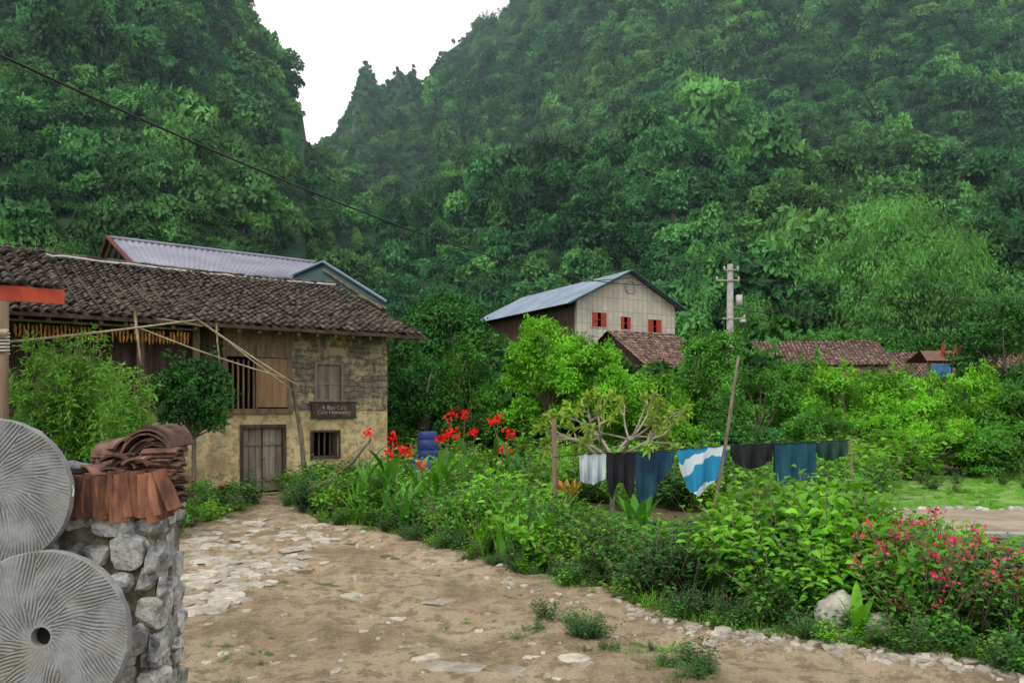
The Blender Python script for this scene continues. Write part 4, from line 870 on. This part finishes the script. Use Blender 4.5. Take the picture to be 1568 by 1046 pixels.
# ---------------- terrace on the right
m,nt,out=newmat('terrace_dirt'); c=coord(nt); col=ramp(nt,noi(nt,c,.8,6,.7),[(.38,(.20,.16,.11)),(.62,(.36,.29,.21))]); pbr(nt,out,col,.95,noi(nt,c,10,6),.5,.02)
V=[];nx=50;ny=24
for j in range(ny):
    for i in range(nx):
        a=i/(nx-1);b_=j/(ny-1); V.append([6.2+a*12,13.0+b_*4.6+.3*math.sin(a*7)*b_,.13+rnoise(a*12,b_*4)*.3])
build('courtyard',[(np.array(V),gridf(nx,ny)),(np.array([[6.2,13,.12],[18.2,13,.12],[18.2,13,-.1],[6.2,13,-.1]]),np.array([[0,1,2,3]]))],[m],True)
parts=[]
for i in range(60): parts.append(rock((7.2+i*.18+rng.normal()*.05,17.9+rng.normal()*.15,.10),(rng.uniform(.06,.18),.12,rng.uniform(.05,.13)),rng.uniform(0,3),I2,8,0,.55,0))
build('stone_kerb',parts,[M_rock])
build('concrete_wall',[box(7.0,16,12.2,12.4,0,.42),box(6.98,16.02,12.17,12.43,.42,.48)],[M_conc])
m2,nt,out=newmat('meadow_grass'); c=coord(nt); col=ramp(nt,noi(nt,c,1.2,6,.7),[(.35,(.10,.21,.035)),(.6,(.19,.33,.06))]); col=mix(nt,ramp(nt,noi(nt,c,.5,4),[(.55,0.),(.66,.6)]),col,(.27,.23,.13)); pbr(nt,out,col,.95,noi(nt,c,20,5),.7,.03)
xs=np.linspace(6,24,40);ys=np.linspace(17.8,29.5,30);XX,YY=np.meshgrid(xs,ys); build('meadow',[(np.stack([XX,YY,np.full(XX.shape,.03)+.02*np.sin(XX*2)*np.cos(YY)],-1).reshape(-1,3),gridf(40,30))],[m2],True)

# ---------------- utility pole and cables
up=empty('utility_pole',(0,0,0)); YP=42.0; px0=(1118-CX)/F*YP; zt=CH+(HZ-405)/F*YP
build('pole',[lathe([(.24,0),(.15,zt),(.01,zt)],(px0,YP,0),16)],[M_conc],True,parent=up)
build('crossarms',[box(px0-.8,px0+.45,YP-.2,YP-.14,zt-.9,zt-.83),box(px0-.4,px0+.4,YP-.2,YP-.14,zt-.35,zt-.29),box(px0-.45,px0+.75,YP-.2,YP-.14,zt-2.9,zt-2.83)],[M_conc],parent=up)
ins=[lathe([(.01,0),(.04,0),(.06,.06),(.035,.1),(.05,.14),(.01,.17)],(px0+dx,YP-.17,zt+dz),10) for dx,dz in ((-.75,-.83),(.4,-.83),(-.35,-.29),(.35,-.29),(.7,-2.83))]
build('insulators',ins+[box(px0+.28,px0+.55,YP-.35,YP-.05,zt-2.2,zt-1.65),box(px0+.5,px0+.75,YP-.35,YP-.05,zt-3.1,zt-2.95)],[M_white],True,parent=up)
top=np.array([px0-.85,YP-.16,zt-.6]); st_=W(-160,10,9.0)
t=np.linspace(0,1,50)[:,None]; q=st_+(top-st_)*t; q[:,2]-=(4*1.55*(t*(1-t)))[:,0]
q2=top+(np.array([60,75,14.])-top)*t; q2[:,2]-=(4*1.5*(t*(1-t)))[:,0]; q3=q2+[0,.3,-1.6]
q4=np.array([px0-.4,YP-.16,zt-.1])+(np.array([-6,66,13.])-np.array([px0-.4,YP-.16,zt-.1]))*t; q4[:,2]-=(4*.6*(t*(1-t)))[:,0]
build('power_cable',[tube(q,.018,6)],[M_wire],True); build('power_cable',[tube(q2,.025,6),tube(q3,.025,6)],[M_wire],True); build('power_cable',[tube(q4,.025,6)],[M_wire],True)
# ---------------- thin mist filling the valley behind the village
m,nt,out=newmat('valley_mist'); vs=N(nt,'ShaderNodeVolumeScatter'); vs.inputs['Color'].default_value=(.62,.92,1,1); vs.inputs['Density'].default_value=.00068; vs.inputs['Anisotropy'].default_value=.1
nt.links.new(vs.outputs[0],out.inputs['Volume'])
build('mist',[box(-400,400,64,430,-1,260)],[m])
print('done')
